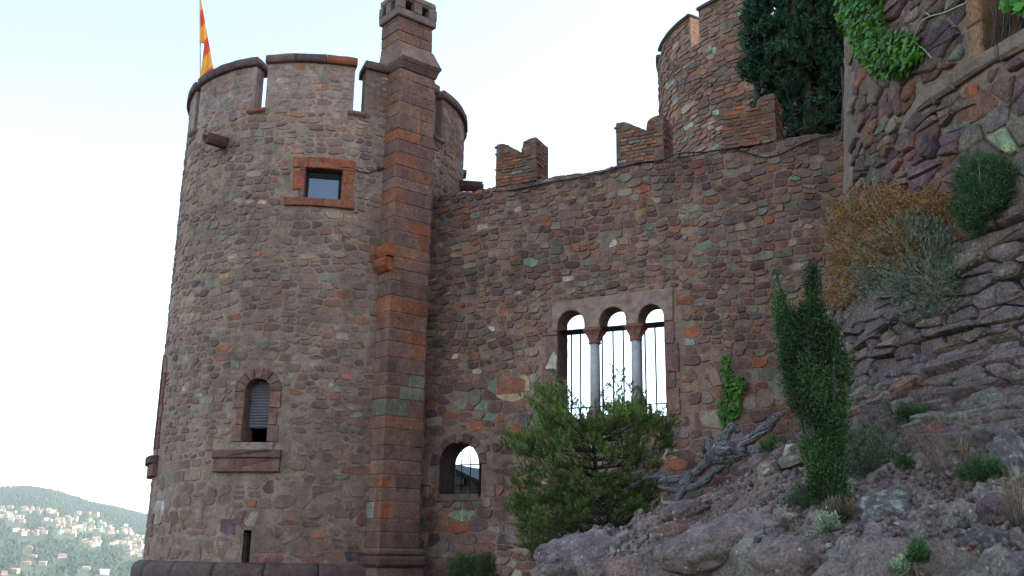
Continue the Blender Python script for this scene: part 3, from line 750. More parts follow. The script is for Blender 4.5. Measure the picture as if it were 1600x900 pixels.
# two stepped orange corbel stones on its left face
zc = cv
def corb2(prof_xz, r0, r1, c):
    V = [mapP(x, r, z_) for r in (r0, r1) for x, z_ in prof_xz]; n = len(prof_xz)
    mk('corbel', V, [(i, (i + 1) % n, n + (i + 1) % n, n + i) for i in range(n)] + [tuple(range(n))[::-1], tuple(range(n, 2 * n))], M['ashlar'], ch, S(*c))
corb2([(-.40, zc + .01), (-.54, zc + .03), (-.57, zc + .10), (-.56, zc + .24), (-.40, zc + .26)], 3.10, 3.49, (138, 76, 44))
corb2([(-.40, zc - .26), (-.48, zc - .24), (-.57, zc - .15), (-.59, zc - .05), (-.57, zc), (-.40, zc)], 3.02, 3.44, (142, 80, 48))
# foot: moulded base and plinth
pbox('foot_moulding', -.50, .50, 2.8, 3.50, 1.50, 1.615, M['coping'], ch, (110, 84, 78), .03)
pbox('foot_moulding', -.54, .54, 2.8, 3.55, 1.30, 1.49, M['coping'], ch, (88, 68, 68), .05)
pbox('foot_block', -.5, .5, 2.8, 3.5, .0, 1.29, M['mortar'], ch, (112, 94, 88), .02)
# sloping shoulder with an overhanging lip
def frust(name, a, b, z0, z1, mt, c):
    V = [mapP(x, r, z) for (x0, x1, r0, r1), z in ((a, z0), (b, z1)) for x, r in ((x0, r0), (x1, r0), (x1, r1), (x0, r1))]
    mk(name, V, [(0, 3, 2, 1), (4, 5, 6, 7), (0, 1, 5, 4), (1, 2, 6, 5), (2, 3, 7, 6), (3, 0, 4, 7)], mt, ch, S(*c))
frust('shoulder', (-.44, .50, 2.6, 3.52), (-.425, .43, 2.7, 3.30), 10.97, 11.38, M['coping'], (112, 92, 86))
frust('shoulder_lip', (-.43, .48, 2.6, 3.50), (-.445, .51, 2.58, 3.53), 10.90, 10.967, M['coping'], (92, 74, 74))
frust('shoulder_lip', (-.425, .43, 2.6, 3.44), (-.43, .47, 2.6, 3.49), 10.75, 10.896, M['coping'], (86, 66, 66))
# shaft
pbox('mortar_core', -.40, .40, 2.72, 3.255, 11.2, 12.1, M['mortar'], ch, (116, 98, 92), bev=0, j=0)
z = 11.18
while z < 11.92:
    h = rng.uniform(.2, .28); h = min(h, 11.95 - z); s = rng.uniform(-.2, .2)
    pbox('block', -.425, s - .004, 2.66, 3.27, z, z + h - .008, M['ashlar'], ch, pick(P_PIL[:4])); pbox('block', s + .004, .425, 2.66, 3.27, z, z + h - .008, M['ashlar'], ch, pick(P_PIL[:4])); z += h
# cap with square smoke holes: corner piers, mullions, bottom and top slabs
pbox('cap_base', -.475, .475, 2.60, 3.33, 11.95, 12.12, M['coping'], ch, (108, 96, 98), .02)
for (x0, x1, r0, r1) in [(-.475, -.34, 2.60, 2.74), (-.475, -.30, 3.19, 3.33), (.28, .475, 3.17, 3.33), (.33, .475, 2.60, 2.74), (-.10, .10, 3.21, 3.33), (-.1, .1, 2.6, 2.72), (-.475, -.36, 2.86, 3.04), (.36, .475, 2.86, 3.04)]:
    pbox('cap_pier', x0, x1, r0, r1, 12.115, 12.345, M['coping'], ch, (112, 98, 100), .01)
pbox('cap_top', -.475, .475, 2.60, 3.33, 12.34, 12.52, M['coping'], ch, (116, 104, 96), .05)
pbox('flue_lining', -.25, .25, 2.82, 3.1, 12.0, 12.35, M['dark'], ch, (40, 36, 36), 0)

# =============================================================== FLAG on its pole behind the tower parapet
fl = thing('flag', (-6.62, 19.95, 9.12), 'limp red and yellow striped flag above the left of the round tower', 'flag')
pt = at(312, -60, 21.0); pb = Vector((-6.62, 19.95, 9.12))
k_ = ray(313, 118); ptm = EYE + k_ * (21.02 / math.hypot(k_.x, k_.y))
mb = MB(); pd = pt - ptm; pbase = ptm - pd * ((ptm.z - 9.1) / pd.z); mb.tube([pbase, pt + pd * .1], [.022, .014], 8); mb.build('flagpole', M['pole'], fl)
tp = pt + pd * .02
V = []; F = []; Tt = []; rows, cols = 110, 20
lx = [(-55, 310.5), (67, 312), (67.8, 319), (121, 313)]; rx = [(-55, 311.5), (-20, 312), (0, 314.5), (108, 334), (121, 322)]
for i in range(rows + 1):
    y = -55 + 176 * i / rows; x0, x1 = lerp(y, lx), lerp(y, rx)
    for j in range(cols + 1):
        t = j / cols; x = x0 + (x1 - x0) * t
        k = ray(x, y); dd = 21.0 + .10 * math.sin(t * 9 + y * .05) * min(1, (x1 - x0) / 12) + .02 * math.sin(y * .2)
        V.append(EYE + k * (dd / math.hypot(k.x, k.y)))
        Tt.append(S(236, 104, 74) if int(math.floor((y + (x - 312) * 1.1 - 18) / 26.0)) % 2 == 0 else S(244, 188, 84))
for i in range(rows):
    for j in range(cols): F.append((i * (cols + 1) + j, i * (cols + 1) + j + 1, (i + 1) * (cols + 1) + j + 1, (i + 1) * (cols + 1) + j))
fm, fnt, fb = mat('flag_cloth', .8); a_ = N(fnt, 'ShaderNodeAttribute', attribute_name='tint').outputs['Color']; fnt.links.new(a_, fb.inputs['Base Color'])
tr = N(fnt, 'ShaderNodeBsdfTranslucent'); fnt.links.new(a_, tr.inputs[0]); ms = N(fnt, 'ShaderNodeMixShader'); ms.inputs[0].default_value = .5
fnt.links.new(fb.outputs[0], ms.inputs[1]); fnt.links.new(tr.outputs[0], ms.inputs[2]); fnt.links.new(ms.outputs[0], fnt.nodes['Material Output'].inputs[0])
# stripes with crisp edges: duplicate colours per face
cl = mk('cloth', V, F, fm, fl, None, True); me = cl.data; ca = me.color_attributes.new('tint', 'FLOAT_COLOR', 'CORNER')
for p in me.polygons:
    for li in p.loop_indices: ca.data[li].color = Tt[p.vertices[0]] + (1,)

# =============================================================== CURTAIN WALL
P_WALL = [(15, (112, 84, 80)), (12, (100, 74, 74)), (12, (122, 98, 90)), (5, (94, 84, 88)), (8, (126, 108, 98)), (4, (108, 108, 100)), (5, (126, 84, 70)), (2, (140, 84, 64)), (3, (134, 120, 112)), (4, (84, 62, 66)), (3, (126, 110, 114)), (.7, (164, 152, 140))]
C_WM = S(128, 108, 98)
cw = thing('curtain_wall', W0 + WD * 4, 'high rubble curtain wall with a triple arched window joining the round tower to the cliff', 'wall')
WU0, WU1 = -.45, 10.5
A1, A2, A3 = (3.02, .262), (3.825, .250), (4.535, .232)
OP_V0, SPR = 3.86, 5.58
OPEN_U = (2.757, 4.768)
SA = dict(c=.77, hw=.42, v0=2.59, sp=3.13)
polySA = arch_poly(SA['c'], SA['hw'], SA['v0'], SA['sp'], 14)
def whole(u, v):
    if v > WTOP + .2: v = WPER - v          # the back skin
    if OPEN_U[0] - .06 < u < OPEN_U[1] + .06 and OP_V0 - .05 < v < SPR + .34: return True
    D = SA
    if abs(u - D['c']) < D['hw'] + .02 and D['v0'] - .02 < v < D['sp'] + .02: return True
    return v >= D['sp'] and math.hypot(u - D['c'], v - D['sp']) < D['hw'] + .02
def wskip(u, v, a, b):
    if 2.47 - a < u < 5.02 + a and OP_V0 - .02 < v < 5.5: return True
    if 2.62 - a < u < 4.96 + a and OP_V0 - .25 - b < v < 6.05 + b: return True
    D = SA
    if abs(u - D['c']) < D['hw'] + a and D['v0'] - b < v < D['sp']: return True
    if v >= D['sp'] - .1 and math.hypot(u - D['c'], v - D['sp']) < D['hw'] + .2 + a * .7: return True
    return False
def wtint(u, v):
    k = 1 + .20 * noise.noise(Vector((u * .45, v * .5, 2)))
    if v > 7.6: k *= 1 - .22 * min(1, (v - 7.6) / .9) * (.6 + noise.noise(Vector((u * 1.1, 7, 1))))   # black weathering below the wall head
    return (k, k, k)
sheet('wall', mapW, WU0, WU1, -.6, WPER + .6, .08, whole, .016, M['mortar'], cw, C_WM, 8, vstep=.075, tintv=wtint)
wf = [(*Wp(x, y), c) for x, y, c in [(811, 326, (166, 158, 152)), (768, 512, (192, 182, 172)), (1046, 524, (146, 158, 162)), (1078, 480, (156, 78, 48)), (1072, 462, (150, 84, 58)), (1074, 522, (158, 82, 54)), (757, 580, (186, 176, 162)),
      (740, 584, (164, 82, 52)), (706, 575, (140, 66, 48)), (724, 545, (140, 62, 44)), (790, 610, (182, 164, 140)), (808, 606, (170, 150, 128)), (745, 632, (116, 138, 128)), (770, 605, (112, 132, 126)), (765, 655, (112, 134, 126)), (710, 655, (142, 64, 44)),
      (683, 658, (152, 140, 134)), (1245, 282, (110, 140, 124)), (1075, 335, (132, 150, 136)), (1258, 362, (184, 150, 128)), (1305, 335, (112, 140, 128)), (1295, 380, (112, 138, 126)), (1225, 430, (134, 146, 138)), (1210, 600, (118, 134, 126)), (1188, 565, (166, 88, 56)),
      (1015, 283, (118, 136, 126)), (997, 337, (148, 124, 62)), (1112, 385, (98, 126, 116)), (960, 323, (156, 92, 68)), (1010, 360, (90, 104, 98)), (952, 384, (178, 170, 158)), (831, 405, (112, 138, 130)), (755, 360, (92, 68, 70)), (1190, 327, (138, 134, 138)), (1220, 320, (156, 118, 98)),
      (765, 830, (138, 136, 140)), (800, 880, (156, 156, 146)), (728, 815, (126, 150, 134)), (770, 858, (120, 74, 76)), (735, 855, (114, 70, 74)), (778, 762, (150, 88, 66)), (1040, 717, (184, 172, 152)), (1052, 736, (170, 96, 66)), (820, 745, (128, 96, 84))]]
rubble(cw, mapW, WU0 + .1, 8.6, .2, WTOP + .75, lambda v: .20 if v < 4.6 else .135, lambda v: .27 if v < 4.6 else .205, wskip, P_WALL, M['stone'], h=.017, limit=285, joint=.007, feats=wf, tintf=wtint, wavy=.08, rings=2, split=.1, hv=.9, aspk=1.12)
rubble(cw, mapW, WU0 + .1, WU1, WTOP + .8, WPER - .5, lambda v: .26, lambda v: .45, lambda u, v, a, b: wskip(u, WPER - v, a, b), P_WALL, M['stone'], h=.02, limit=0, stuffname='rear_stones')
# --- triple window
def am(u, v, w): return mapWf(u, v, w)
lint = [(2.655, 5.50), (2.757, 5.50)]
def arc(c, r, n=12, sp=SPR):
    return [(c - r * math.cos(math.pi * i / n), sp + r * 1.05 * math.sin(math.pi * i / n)) for i in range(n + 1)]
lint += arc(*A1) + [(A1[0] + A1[1], 5.50), (A2[0] - A2[1], 5.50)] + arc(*A2) + [(A2[0] + A2[1], 5.50), (A3[0] - A3[1], 5.50)] + arc(*A3) + [(A3[0] + A3[1], 5.5), (4.93, 5.50), (4.95, 6.08), (4.0, 6.07), (2.64, 6.03)]
tw = reveal('triple_window', am, rect(OPEN_U[0] - .001, OPEN_U[1] + .001, OP_V0, 5.5), .0, -.45, M['ashlar'], cw, (104, 82, 82))
block('arched_lintel', am, lint, -.40, .03, M['pinkstone'], tw, (255, 255, 255), bev=.01, jit=0, sub=3)
for s, (ua, ub) in ((0, (2.50, OPEN_U[0])), (1, (OPEN_U[1], 4.99))):
    zz = OP_V0
    while zz < 5.46:
        hh = min(rng.uniform(.24, .5), 5.495 - zz); e = rng.uniform(-.05, .07); pl = rect(ua + (e if s == 0 else 0), ub + (e if s else 0), zz + .004, zz + hh - .004)
        block('jamb_stone', am, pl, -.2, .03, M['ashlar'], tw, rng.choice([(122, 90, 88), (112, 84, 86), (130, 98, 88), (118, 92, 88)])); zz += hh
block('window_sill', am, rect(2.6, 4.9, OP_V0 - .16, OP_V0 - .003), -.45, .05, M['ashlar'], tw, (124, 98, 90))
cp = (2.63, 5.18)
V = [am(2.50, 4.63, .05), am(2.70, 4.66, .06), am(2.755, 4.75, .05), am(2.755, 5.06, .05), am(2.70, 5.10, .06), am(2.62, 4.98, .06)]
block('jamb_stone', am, [(2.52, 4.80), (2.74, 4.78), (2.75, 5.02), (2.70, 5.12), (2.62, 5.0)], -.05, .05, M['ashlar'], tw, (176, 168, 162))
for cu_ in (3.415, 4.195):                  # columns: base, shaft, carved capital
    w0c = -.16; c0 = mapWf(cu_, 0, w0c); Z = Vector((0, 0, 1))
    mb = MB()
    def lathe(mb, prf, n=16, c0=c0):
        b = len(mb.v)
        for r, z_ in prf:
            for k in range(n): a = 2 * math.pi * k / n; mb.v.append(tuple(c0 + Vector((r * math.cos(a), r * math.sin(a), z_)))); mb.t.append((1, 1, 1))
        for i in range(len(prf) - 1):
            for k in range(n): mb.f.append((b + i * n + k, b + i * n + (k + 1) % n, b + (i + 1) * n + (k + 1) % n, b + (i + 1) * n + k))
        mb.f.append(tuple(b + k for k in range(n))[::-1]); mb.f.append(tuple(b + (len(prf) - 1) * n + k for k in range(n)))
    lathe(mb, [(.095, 4.02), (.093, 4.6), (.086, 5.235)]); col_ = mb.build('column', M['grey_shaft'], tw, True)
    mb = MB(); lathe(mb, [(.17, OP_V0), (.17, 3.92), (.14, 3.94), (.145, 3.97), (.12, 4.0), (.1, 4.03)]); mb.build('column_base', M['terra'], tw, False)
    # capital: square bell flaring to an abacus, with leaf lobes
    prf = [(.105, 5.225, 0), (.118, 5.245, 0), (.105, 5.262, 0), (.115, 5.33, .03), (.135, 5.39, .05), (.165, 5.44, .04), (.19, 5.462, 0), (.195, 5.50, 0)]
    V = []; n = 24
    for i, (r, z_, lb) in enumerate(prf):
        e = 2 + 5 * max(0, i - 2) / 5
        for k in range(n):
            a = 2 * math.pi * k / n; c, s = math.cos(a), math.sin(a); rr = r * (abs(c) ** e + abs(s) ** e) ** (-1 / e) * (1 + lb * 2.4 * math.cos(8 * a))
            V.append(c0 + WD * rr * c + WN * rr * s * .95 + Z * z_)
    F = [(i * n + k, i * n + (k + 1) % n, (i + 1) * n + (k + 1) % n, (i + 1) * n + k) for i in range(len(prf) - 1) for k in range(n)] + [tuple(range(n))[::-1], tuple((len(prf) - 1) * n + k for k in range(n))]
    mk('capital', V, F, M['terra'], tw, (1, 1, 1))
gr = MB(); gw = -.36
yb = Wp(960, 512, gw)[1]
for x in (893, 907, 941, 958, 974, 1002, 1008, 1024):
    u_ = Wp(x, 540, gw)[0]; gr.tube([mapWf(u_, OP_V0, gw), mapWf(u_, yb + .012, gw)], .015, 6)
gr.box(mapWf(3.7, yb, gw), WD * 1.12, WN * .006, Vector((0, 0, .011)))
gr.box(mapWf(3.7, 4.12, gw), WD * 1.12, WN * .006, Vector((0, 0, .011)))
gr.build('window_grille', M['iron'], tw)
# --- small arched window
sw = reveal('small_arched_window', am, polySA, .005, -.60, M['mortar'], cw, (84, 70, 70))
for k in range(9):
    t0 = math.pi * k / 9 + .015; t1 = math.pi * (k + 1) / 9 - .015
    pts = [(SA['c'] - r * math.cos(t), SA['sp'] + r * math.sin(t)) for r, ts in ((SA['hw'], (t0, (t0 + t1) / 2, t1)), (SA['hw'] + rng.uniform(.14, .2), (t1, t0))) for t in ts]
    block('arch_stone', am, pts, -.1, .03, M['stone'], sw, rng.choice([(104, 84, 82), (92, 72, 76), (118, 98, 92)]))
gr = MB(); gw = -.5
for x in (706, 721, 735): 
    u_ = Wp(x, 740, gw)[0]; gr.tube([mapWf(u_, 2.6, gw), mapWf(u_, Wp(x, 705, gw)[1] if x != 706 else 3.3, gw)], .011, 6)
zb = Wp(735, 726, gw)[1]; gr.box(mapWf(SA['c'] + .05, zb, gw), WD * .36, WN * .006, Vector((0, 0, .012)))
gr.build('window_grille', M['iron'], sw)
block('window_sill', am, rect(.33, 1.21, SA['v0'] - .12, SA['v0'] + .006), -.6, .035, M['stone'], sw, (98, 86, 80))
# --- swallow-tailed merlons of thin stone courses
PRF = [(0, 0), (0, .87), (.02, .89), (.16, .89), (.26, .84), (.38, .76), (.50, .69), (.575, .63), (.59, .72), (.60, .80), (.65, .86), (.72, .885), (.84, .90), (.90, .90), (.90, 0)]
P_BR = [(8, (128, 88, 74)), (7, (112, 78, 72)), (5, (140, 96, 78)), (4, (118, 98, 90)), (3, (100, 82, 84)), (2, (152, 88, 62)), (1, (112, 122, 116))]
def merlon(u0, wd, base, T_=.6):
    s = wd / .90; P = [(u0 + x * s, base + y) for x, y in PRF]
    V, F = slab(mapWf, P, -T_, .0, bev=.012, sub=5); mer = mk('merlon', V, F, M['mortar'], cw, S(112, 92, 82))
    def top(x):                              # profile height at x
        best = base
        for (xa, ya), (xb, yb_) in zip(P[1:-1], P[2:-1]):
            if xa <= x <= xb and xb > xa: best = ya + (yb_ - ya) * (x - xa) / (xb - xa)
        return best
    rubble(mer, mapWf, u0 - .01, u0 + wd + .03, base - .02, base + .92, lambda v: .072, lambda v: .22,
           lambda u, v, a, b: u - a < u0 - .03 or u + a > u0 + wd + .03 or v + b > min(top(u), top(min(u + a * .7, u0 + wd - .01)), top(max(u - a * .7, u0 + .01))) + .012, P_BR, M['stone'], h=.015, limit=80, joint=.006, name='brick', wavy=.0, split=0, jit=.06, stuffname='small_bricks')
    ms_ = lambda u, v, w: mapWf(u0 + wd + w, v, -u)
    rubble(mer, ms_, .0, T_, base - .02, base + .9, lambda v: .072, lambda v: .2, lambda u, v, a, b: u - a < -.01 or u + a > T_ or v + b > base + .89, P_BR, M['stone'], h=.012, limit=40, joint=.006, name='brick', wavy=0, split=0, jit=.06, stuffname='small_bricks')
    ms2 = lambda u, v, w: mapWf(u0 - w, v, u - T_)
    rubble(mer, ms2, .0, T_, base - .02, base + .84, lambda v: .072, lambda v: .2, lambda u, v, a, b: u - a < -.01 or u + a > T_, P_BR, M['stone'], h=.012, limit=0, joint=.006, name='brick', wavy=0, split=0, jit=.06, stuffname='side_bricks')
merlon(1.42, .87, 8.50); merlon(3.93, .92, 8.50); merlon(5.96, .91, 8.52)
# cable along the head of the wall
pts = [(770, 299), (800, 297), (855, 286), (905, 277), (962, 264), (1000, 254), (1036, 250), (1060, 240), (1100, 238), (1140, 233), (1165, 238), (1195, 246), (1222, 240), (1245, 228), (1275, 217), (1312, 207)]
cb = MB(); cb.tube(smooth_path([mapWf(*Wp(x, y, .05), .05) for x, y in pts], 3), .013, 5); tag(cb.build('cable', M['cable'], None), 'thin black cable sagging along the top of the curtain wall under its merlons', 'cable')

# =============================================================== building glimpsed through the small arch
hb = thing('outbuilding', mapWf(.6, 0, -6), 'dark low outbuilding with sloping roof seen through the small barred arch', 'building')
def po(x, y, w): return mapWf(*Wp(x, y, w), w)
mb = MB(); a = po(690, 722, -6); b = po(752, 752, -6); dn = WN * 2.5
mb.add([a, b, b + Vector((0, 0, -.12)), a + Vector((0, 0, -.12)), a + dn, b + dn, b + dn + Vector((0, 0, -.12)), a + dn + Vector((0, 0, -.12))], [(0, 1, 2, 3), (7, 6, 5, 4), (0, 4, 5, 1), (3, 2, 6, 7), (0, 3, 7, 4), (1, 5, 6, 2)], (1, 1, 1))
mb.build('roof', M['dark'], hb)
mb = MB(); c1 = po(680, 719, -6.2); c2 = po(746, 748, -6.2)
mb.add([Vector((c1.x, c1.y, 0)), Vector((c2.x, c2.y, 0)), po(746, 751, -6.2) - Vector((0, 0, .02)), po(684, 721, -6.2) - Vector((0, 0, .02)), ] + [Vector((c1.x, c1.y, 0)) + WN * .2, Vector((c2.x, c2.y, 0)) + WN * .2, po(746, 751, -6.2) - Vector((0, 0, .02)) + WN * .2, po(684, 721, -6.2) - Vector((0, 0, .02)) + WN * .2],
       [(0, 1, 2, 3), (7, 6, 5, 4), (0, 4, 5, 1), (1, 5, 6, 2), (2, 6, 7, 3), (3, 7, 4, 0)], S(78, 74, 84))
mb.build('wall', M['ashlar'], hb)
mb = MB(); a = po(703, 739, -6.12); b = po(725, 748, -6.12); z0 = po(710, 757, -6.12).z
mb.add([Vector((a.x, a.y, z0)), Vector((b.x, b.y, z0)), b, a] + [Vector((a.x, a.y, z0)) + WN * .03, Vector((b.x, b.y, z0)) + WN * .03, b + WN * .03, a + WN * .03], [(0, 1, 2, 3), (7, 6, 5, 4), (0, 4, 5, 1), (1, 5, 6, 2), (2, 6, 7, 3), (3, 7, 4, 0)])
mb.build('window', M['glass'], hb)

# =============================================================== KEEP (rear round tower)
kp = thing('rear_round_tower', KC, 'taller round tower of reddish rubble rising behind the wall beside the dark cypress', 'tower')
sheet('wall', mapK, -math.pi * KR, math.pi * KR, 0, 15.9, .16, None, .02, M['mortar'], kp, S(122, 104, 94), 6, vstep=.14)
P_K = [(10, (122, 94, 86)), (9, (114, 86, 80)), (7, (130, 104, 92)), (5, (108, 96, 94)), (2, (140, 104, 86)), (.7, (116, 132, 120)), (2, (146, 132, 120)), (3, (100, 76, 76))]
def Kp(px, py):
    k = ray(px, py); h = Vector((k.x, k.y)); c = Vector((KC.x, KC.y)); A = h.dot(h); B = -2 * h.dot(c); Cc = c.dot(c) - KR * KR
    t = (-B - math.sqrt(max(0, B * B - 4 * A * Cc))) / (2 * A); P = EYE + k * t; return (math.atan2(P.x - KC.x, -(P.y - KC.y)) * KR, P.z)
kf = [(*Kp(x, y), c) for x, y, c in [(1105, 75, (138, 160, 138)), (1119, 73, (138, 160, 138)), (1122, 175, (136, 170, 146)), (1078, 195, (136, 166, 146)), (1080, 95, (126, 148, 132)), (1148, 68, (166, 104, 80)), (1093, 217, (160, 92, 80)), (1115, 190, (158, 142, 136)), (1100, 200, (150, 142, 134))]]
kme = [Kp(1078, 25)[0], Kp(1091, 15)[0]]
rubble(kp, mapK, R_(-95) * KR, R_(20) * KR, 8.5, 15.9, lambda v: .17, lambda v: .34, lambda u, v, a, b: v + b > 15.9, P_K, M['stone'], h=.035, limit=290, joint=.011, feats=kf, wavy=.06)
rubble(kp, mapK, R_(-95) * KR, R_(20) * KR, .5, 8.5, lambda v: .3, lambda v: .6, lambda u, v, a, b: False, P_K, M['stone'], h=.03, limit=0, joint=.02, stuffname='lower_stones')
cw_ang = (kme[1] - kme[0]); e0 = kme[0]; pit = 2.6
k_ = 0
for i in range(-3, 9):
    if i < 0: u1_ = e0 + (i + 1) * pit - (0 if i == -1 else 0); u0_ = u1_ - pit + cw_ang
    else: u0_ = kme[1] + i * pit; u1_ = u0_ + pit - cw_ang
    if u1_ > e0 + 2 * math.pi * KR - 8.0: break
    V = []; F = []; n = 14; rows = 6
    for q in range(n + 1):
        u = u0_ + (u1_ - u0_) * q / n
        for j in range(rows + 1): V.append(mapK(u, 15.88 + 1.02 * j / rows, .015 * noise.noise(Vector((u * 6, j, 1)))))
        for j in range(rows + 1): V.append(mapK(u, 16.90 - 2.2 * j / rows, -.5))
    kk = 2 * (rows + 1)
    F = [(a * kk + j, (a + 1) * kk + j, (a + 1) * kk + j + 1, a * kk + j + 1) for a in range(n) for j in range(kk - 1)] + [tuple(range(kk)), tuple(n * kk + j for j in range(kk))[::-1]]
    mer = mk('merlon', V, F, M['mortar'], kp, S(122, 104, 96))
    rubble(mer, mapK, u0_, u1_, 15.9, 16.86, lambda v: .19, lambda v: .36, lambda u, v, a, b: u - a < u0_ or u + a > u1_ or v + b > 16.9, P_K, M['stone'], h=.025, limit=(60 if i in (-1, -2, 0, 1) else 0), joint=.014)
    ringsweep('coping_stone', KC, [(KR - .55, 16.99), (KR, 17.02), (KR + .09, 16.99), (KR + .09, 16.9), (KR - .55, 16.88)], u0_ / KR, u1_ / KR, 14, M['coping'], mer, S(84, 76, 78), .01)
ringsweep('wall_walk', KC, [(KR - .3, 15.2), (.01, 15.22)], -math.pi, math.pi, 30, M['mortar'], kp, S(110, 98, 90))

# terrace of made ground behind the wall that carries cypress and keep
mb = MB(); tc0 = mapWf(10.2, 3.9, -6.3); mb.box(tc0 + Vector((0, 0, .2)), WD * 3.9, WN * 5.6, Vector((0, 0, 4.2)), S(92, 78, 66)); mb.build('terrace', M['mortar'], None, kind='structure')

# unseen block added behind the bastion to keep the sun off the round tower
wg = thing('sun_blocker', (16, 20, 0), 'tall unseen block added behind the rounded bastion to shade the round tower', 'building')
mb = MB(); mb.box((17, 20.2, 11.5), Vector((7, 0, 0)), Vector((0, 4.6, 0)), Vector((0, 0, 12)), S(122, 100, 92)); mb.build('wall', M['mortar'], wg)
mb = MB(); e = [Vector((17 + a * 7.4, 20.2 + b * 5, 23.503)) for a, b in ((-1, -1), (1, -1), (1, 1), (-1, 1))]; g = [Vector((12, 20.2, 25.6)), Vector((22, 20.2, 25.6))]
mb.add(e + g, [(0, 1, 5, 4), (2, 3, 4, 5), (1, 2, 5), (3, 0, 4), (0, 3, 2, 1)], S(150, 96, 76)); mb.build('roof', M['ashlar'], wg)

# =============================================================== BASTION (large stones, right edge)
P_B = [(12, (106, 90, 96)), (9, (110, 84, 84)), (10, (120, 102, 96)), (5, (88, 72, 82)), (5, (128, 92, 80)), (6, (118, 112, 106)), (2, (146, 92, 72)), (2, (110, 120, 112)), (4, (136, 124, 114)), (2, (78, 60, 66))]
bas = thing('bastion_wall', (BC.x - 5, BC.y - 5, 4), 'rounded bastion of big mauve and grey boulders with a barred window at the upper right', 'building')
bw0, bw1 = Bp(1541, 60)[0], Bp(1541, 60)[0] + 1.5; bz0 = Bp(1560, 85)[1]; bz1 = bz0 + 1.7
def bhole(u, s):
    v = 16 - s; return bw0 < u < bw1 and bz0 < v < bz1
BU0, BU1 = -3.2, 11.5
S5 = _ps[1] + .35
sheet('wall', mapB, BU0, BU1, 5.0, S5, .07, bhole, .03, M['mortar'], bas, S(120, 106, 98), 5)
lz = Bp(1543, 98)[1]
def bskip(u, v, a, b):
    if v > 5.3 and u < Bp(1333, 250)[0] + .3 * noise.noise(Vector((v * 1.5, 0, 0))): return True
    if bw0 - .19 - a * .5 < u < bw1 + .2 + a and bz0 - b < v < bz1 + .2 + b: return True
    if abs(v - (lz)) < .085 + b and u > Bp(1440, 168)[0] - a: return True
    return False
bf = [(*Bp(x, y), c) for x, y, c in [(1465, 55, (82, 58, 84)), (1515, 108, (104, 124, 116)), (1585, 225, (148, 172, 138)), (1440, 125, (136, 84, 68)), (1480, 215, (104, 80, 92)), (1460, 180, (84, 74, 92)), (1500, 160, (118, 104, 100)), (1550, 195, (112, 106, 112)), (1510, 155, (172, 92, 62)), (1475, 235, (106, 84, 106)), (1420, 255, (118, 76, 88)), (1445, 265, (116, 82, 96)), (1580, 165, (106, 88, 100)), (1420, 170, (110, 62, 56)), (1590, 200, (112, 106, 98))]]
rubble(bas, mapBz, BU0, 10.5, 4.55, 7.9, lambda v: .20, lambda v: .31, bskip, P_B, M['big'], h=.042, limit=255, joint=.002, feats=bf, wavy=.16, rings=3, hv=.8, split=.25, jit=.4, aspk=1.1)
rubble(bas, mapBz, BU0, 10.5, 7.9, 11, lambda v: .35, lambda v: .5, lambda u, v, a, b: bskip(u, v, a, b), P_B, M['big'], h=.05, limit=0, joint=.02, stuffname='upper_stones')
u_l0 = Bp(1440, 168)[0]
for i in range(7):                           # mortared ledge under the window
    a = u_l0 + i * .62; block('ledge_stone', mapBz, [(a, lz - .11), (a + .612, lz - .11 + rng.uniform(-.02, .02)), (a + .612, lz + .075), (a, lz + .075)], -.1, .08, M['mortar'], bas, rng.choice([(116, 106, 98), (110, 100, 94)]), bev=.03, jit=.012)
bwn = reveal('barred_window', mapBz, rect(bw0, bw1, bz0, bz1), .0, -.45, M['mortar'], bas, (120, 96, 72))
ju = bw0
for k in range(4): block('jamb_stone', mapBz, rect(ju - .20, ju, bz0 + k * .42 + .004, bz0 + (k + 1) * .42 - .004), -.3, .06, M['ashlar'], bwn, [(132, 104, 80), (136, 102, 74), (128, 84, 60), (126, 94, 70)][k], bev=.02)
block('lintel_stone', mapBz, rect(ju - .3, bw1 + .3, bz1 + .003, bz1 + .25), -.3, .06, M['ashlar'], bwn, (120, 96, 84))
gr = MB()
for k in range(7): gr.tube([mapBz(bw0 + .14 + k * .21, bz0, -.15), mapBz(bw0 + .14 + k * .21, bz1, -.15)], .016, 6)
gr.build('window_grille', M['iron'], bwn)
mb = MB(); mb.add([mapBz(bw0 - .2, bz0 - .2, -.45), mapBz(bw1 + .2, bz0 - .2, -.45), mapBz(bw1 + .2, bz1 + .2, -.45), mapBz(bw0 - .2, bz1 + .2, -.45)], [(0, 1, 2, 3)]); mb.build('dark_room_sheet', M['dark'], bwn)  # dark sheet standing for the unlit room behind the bars

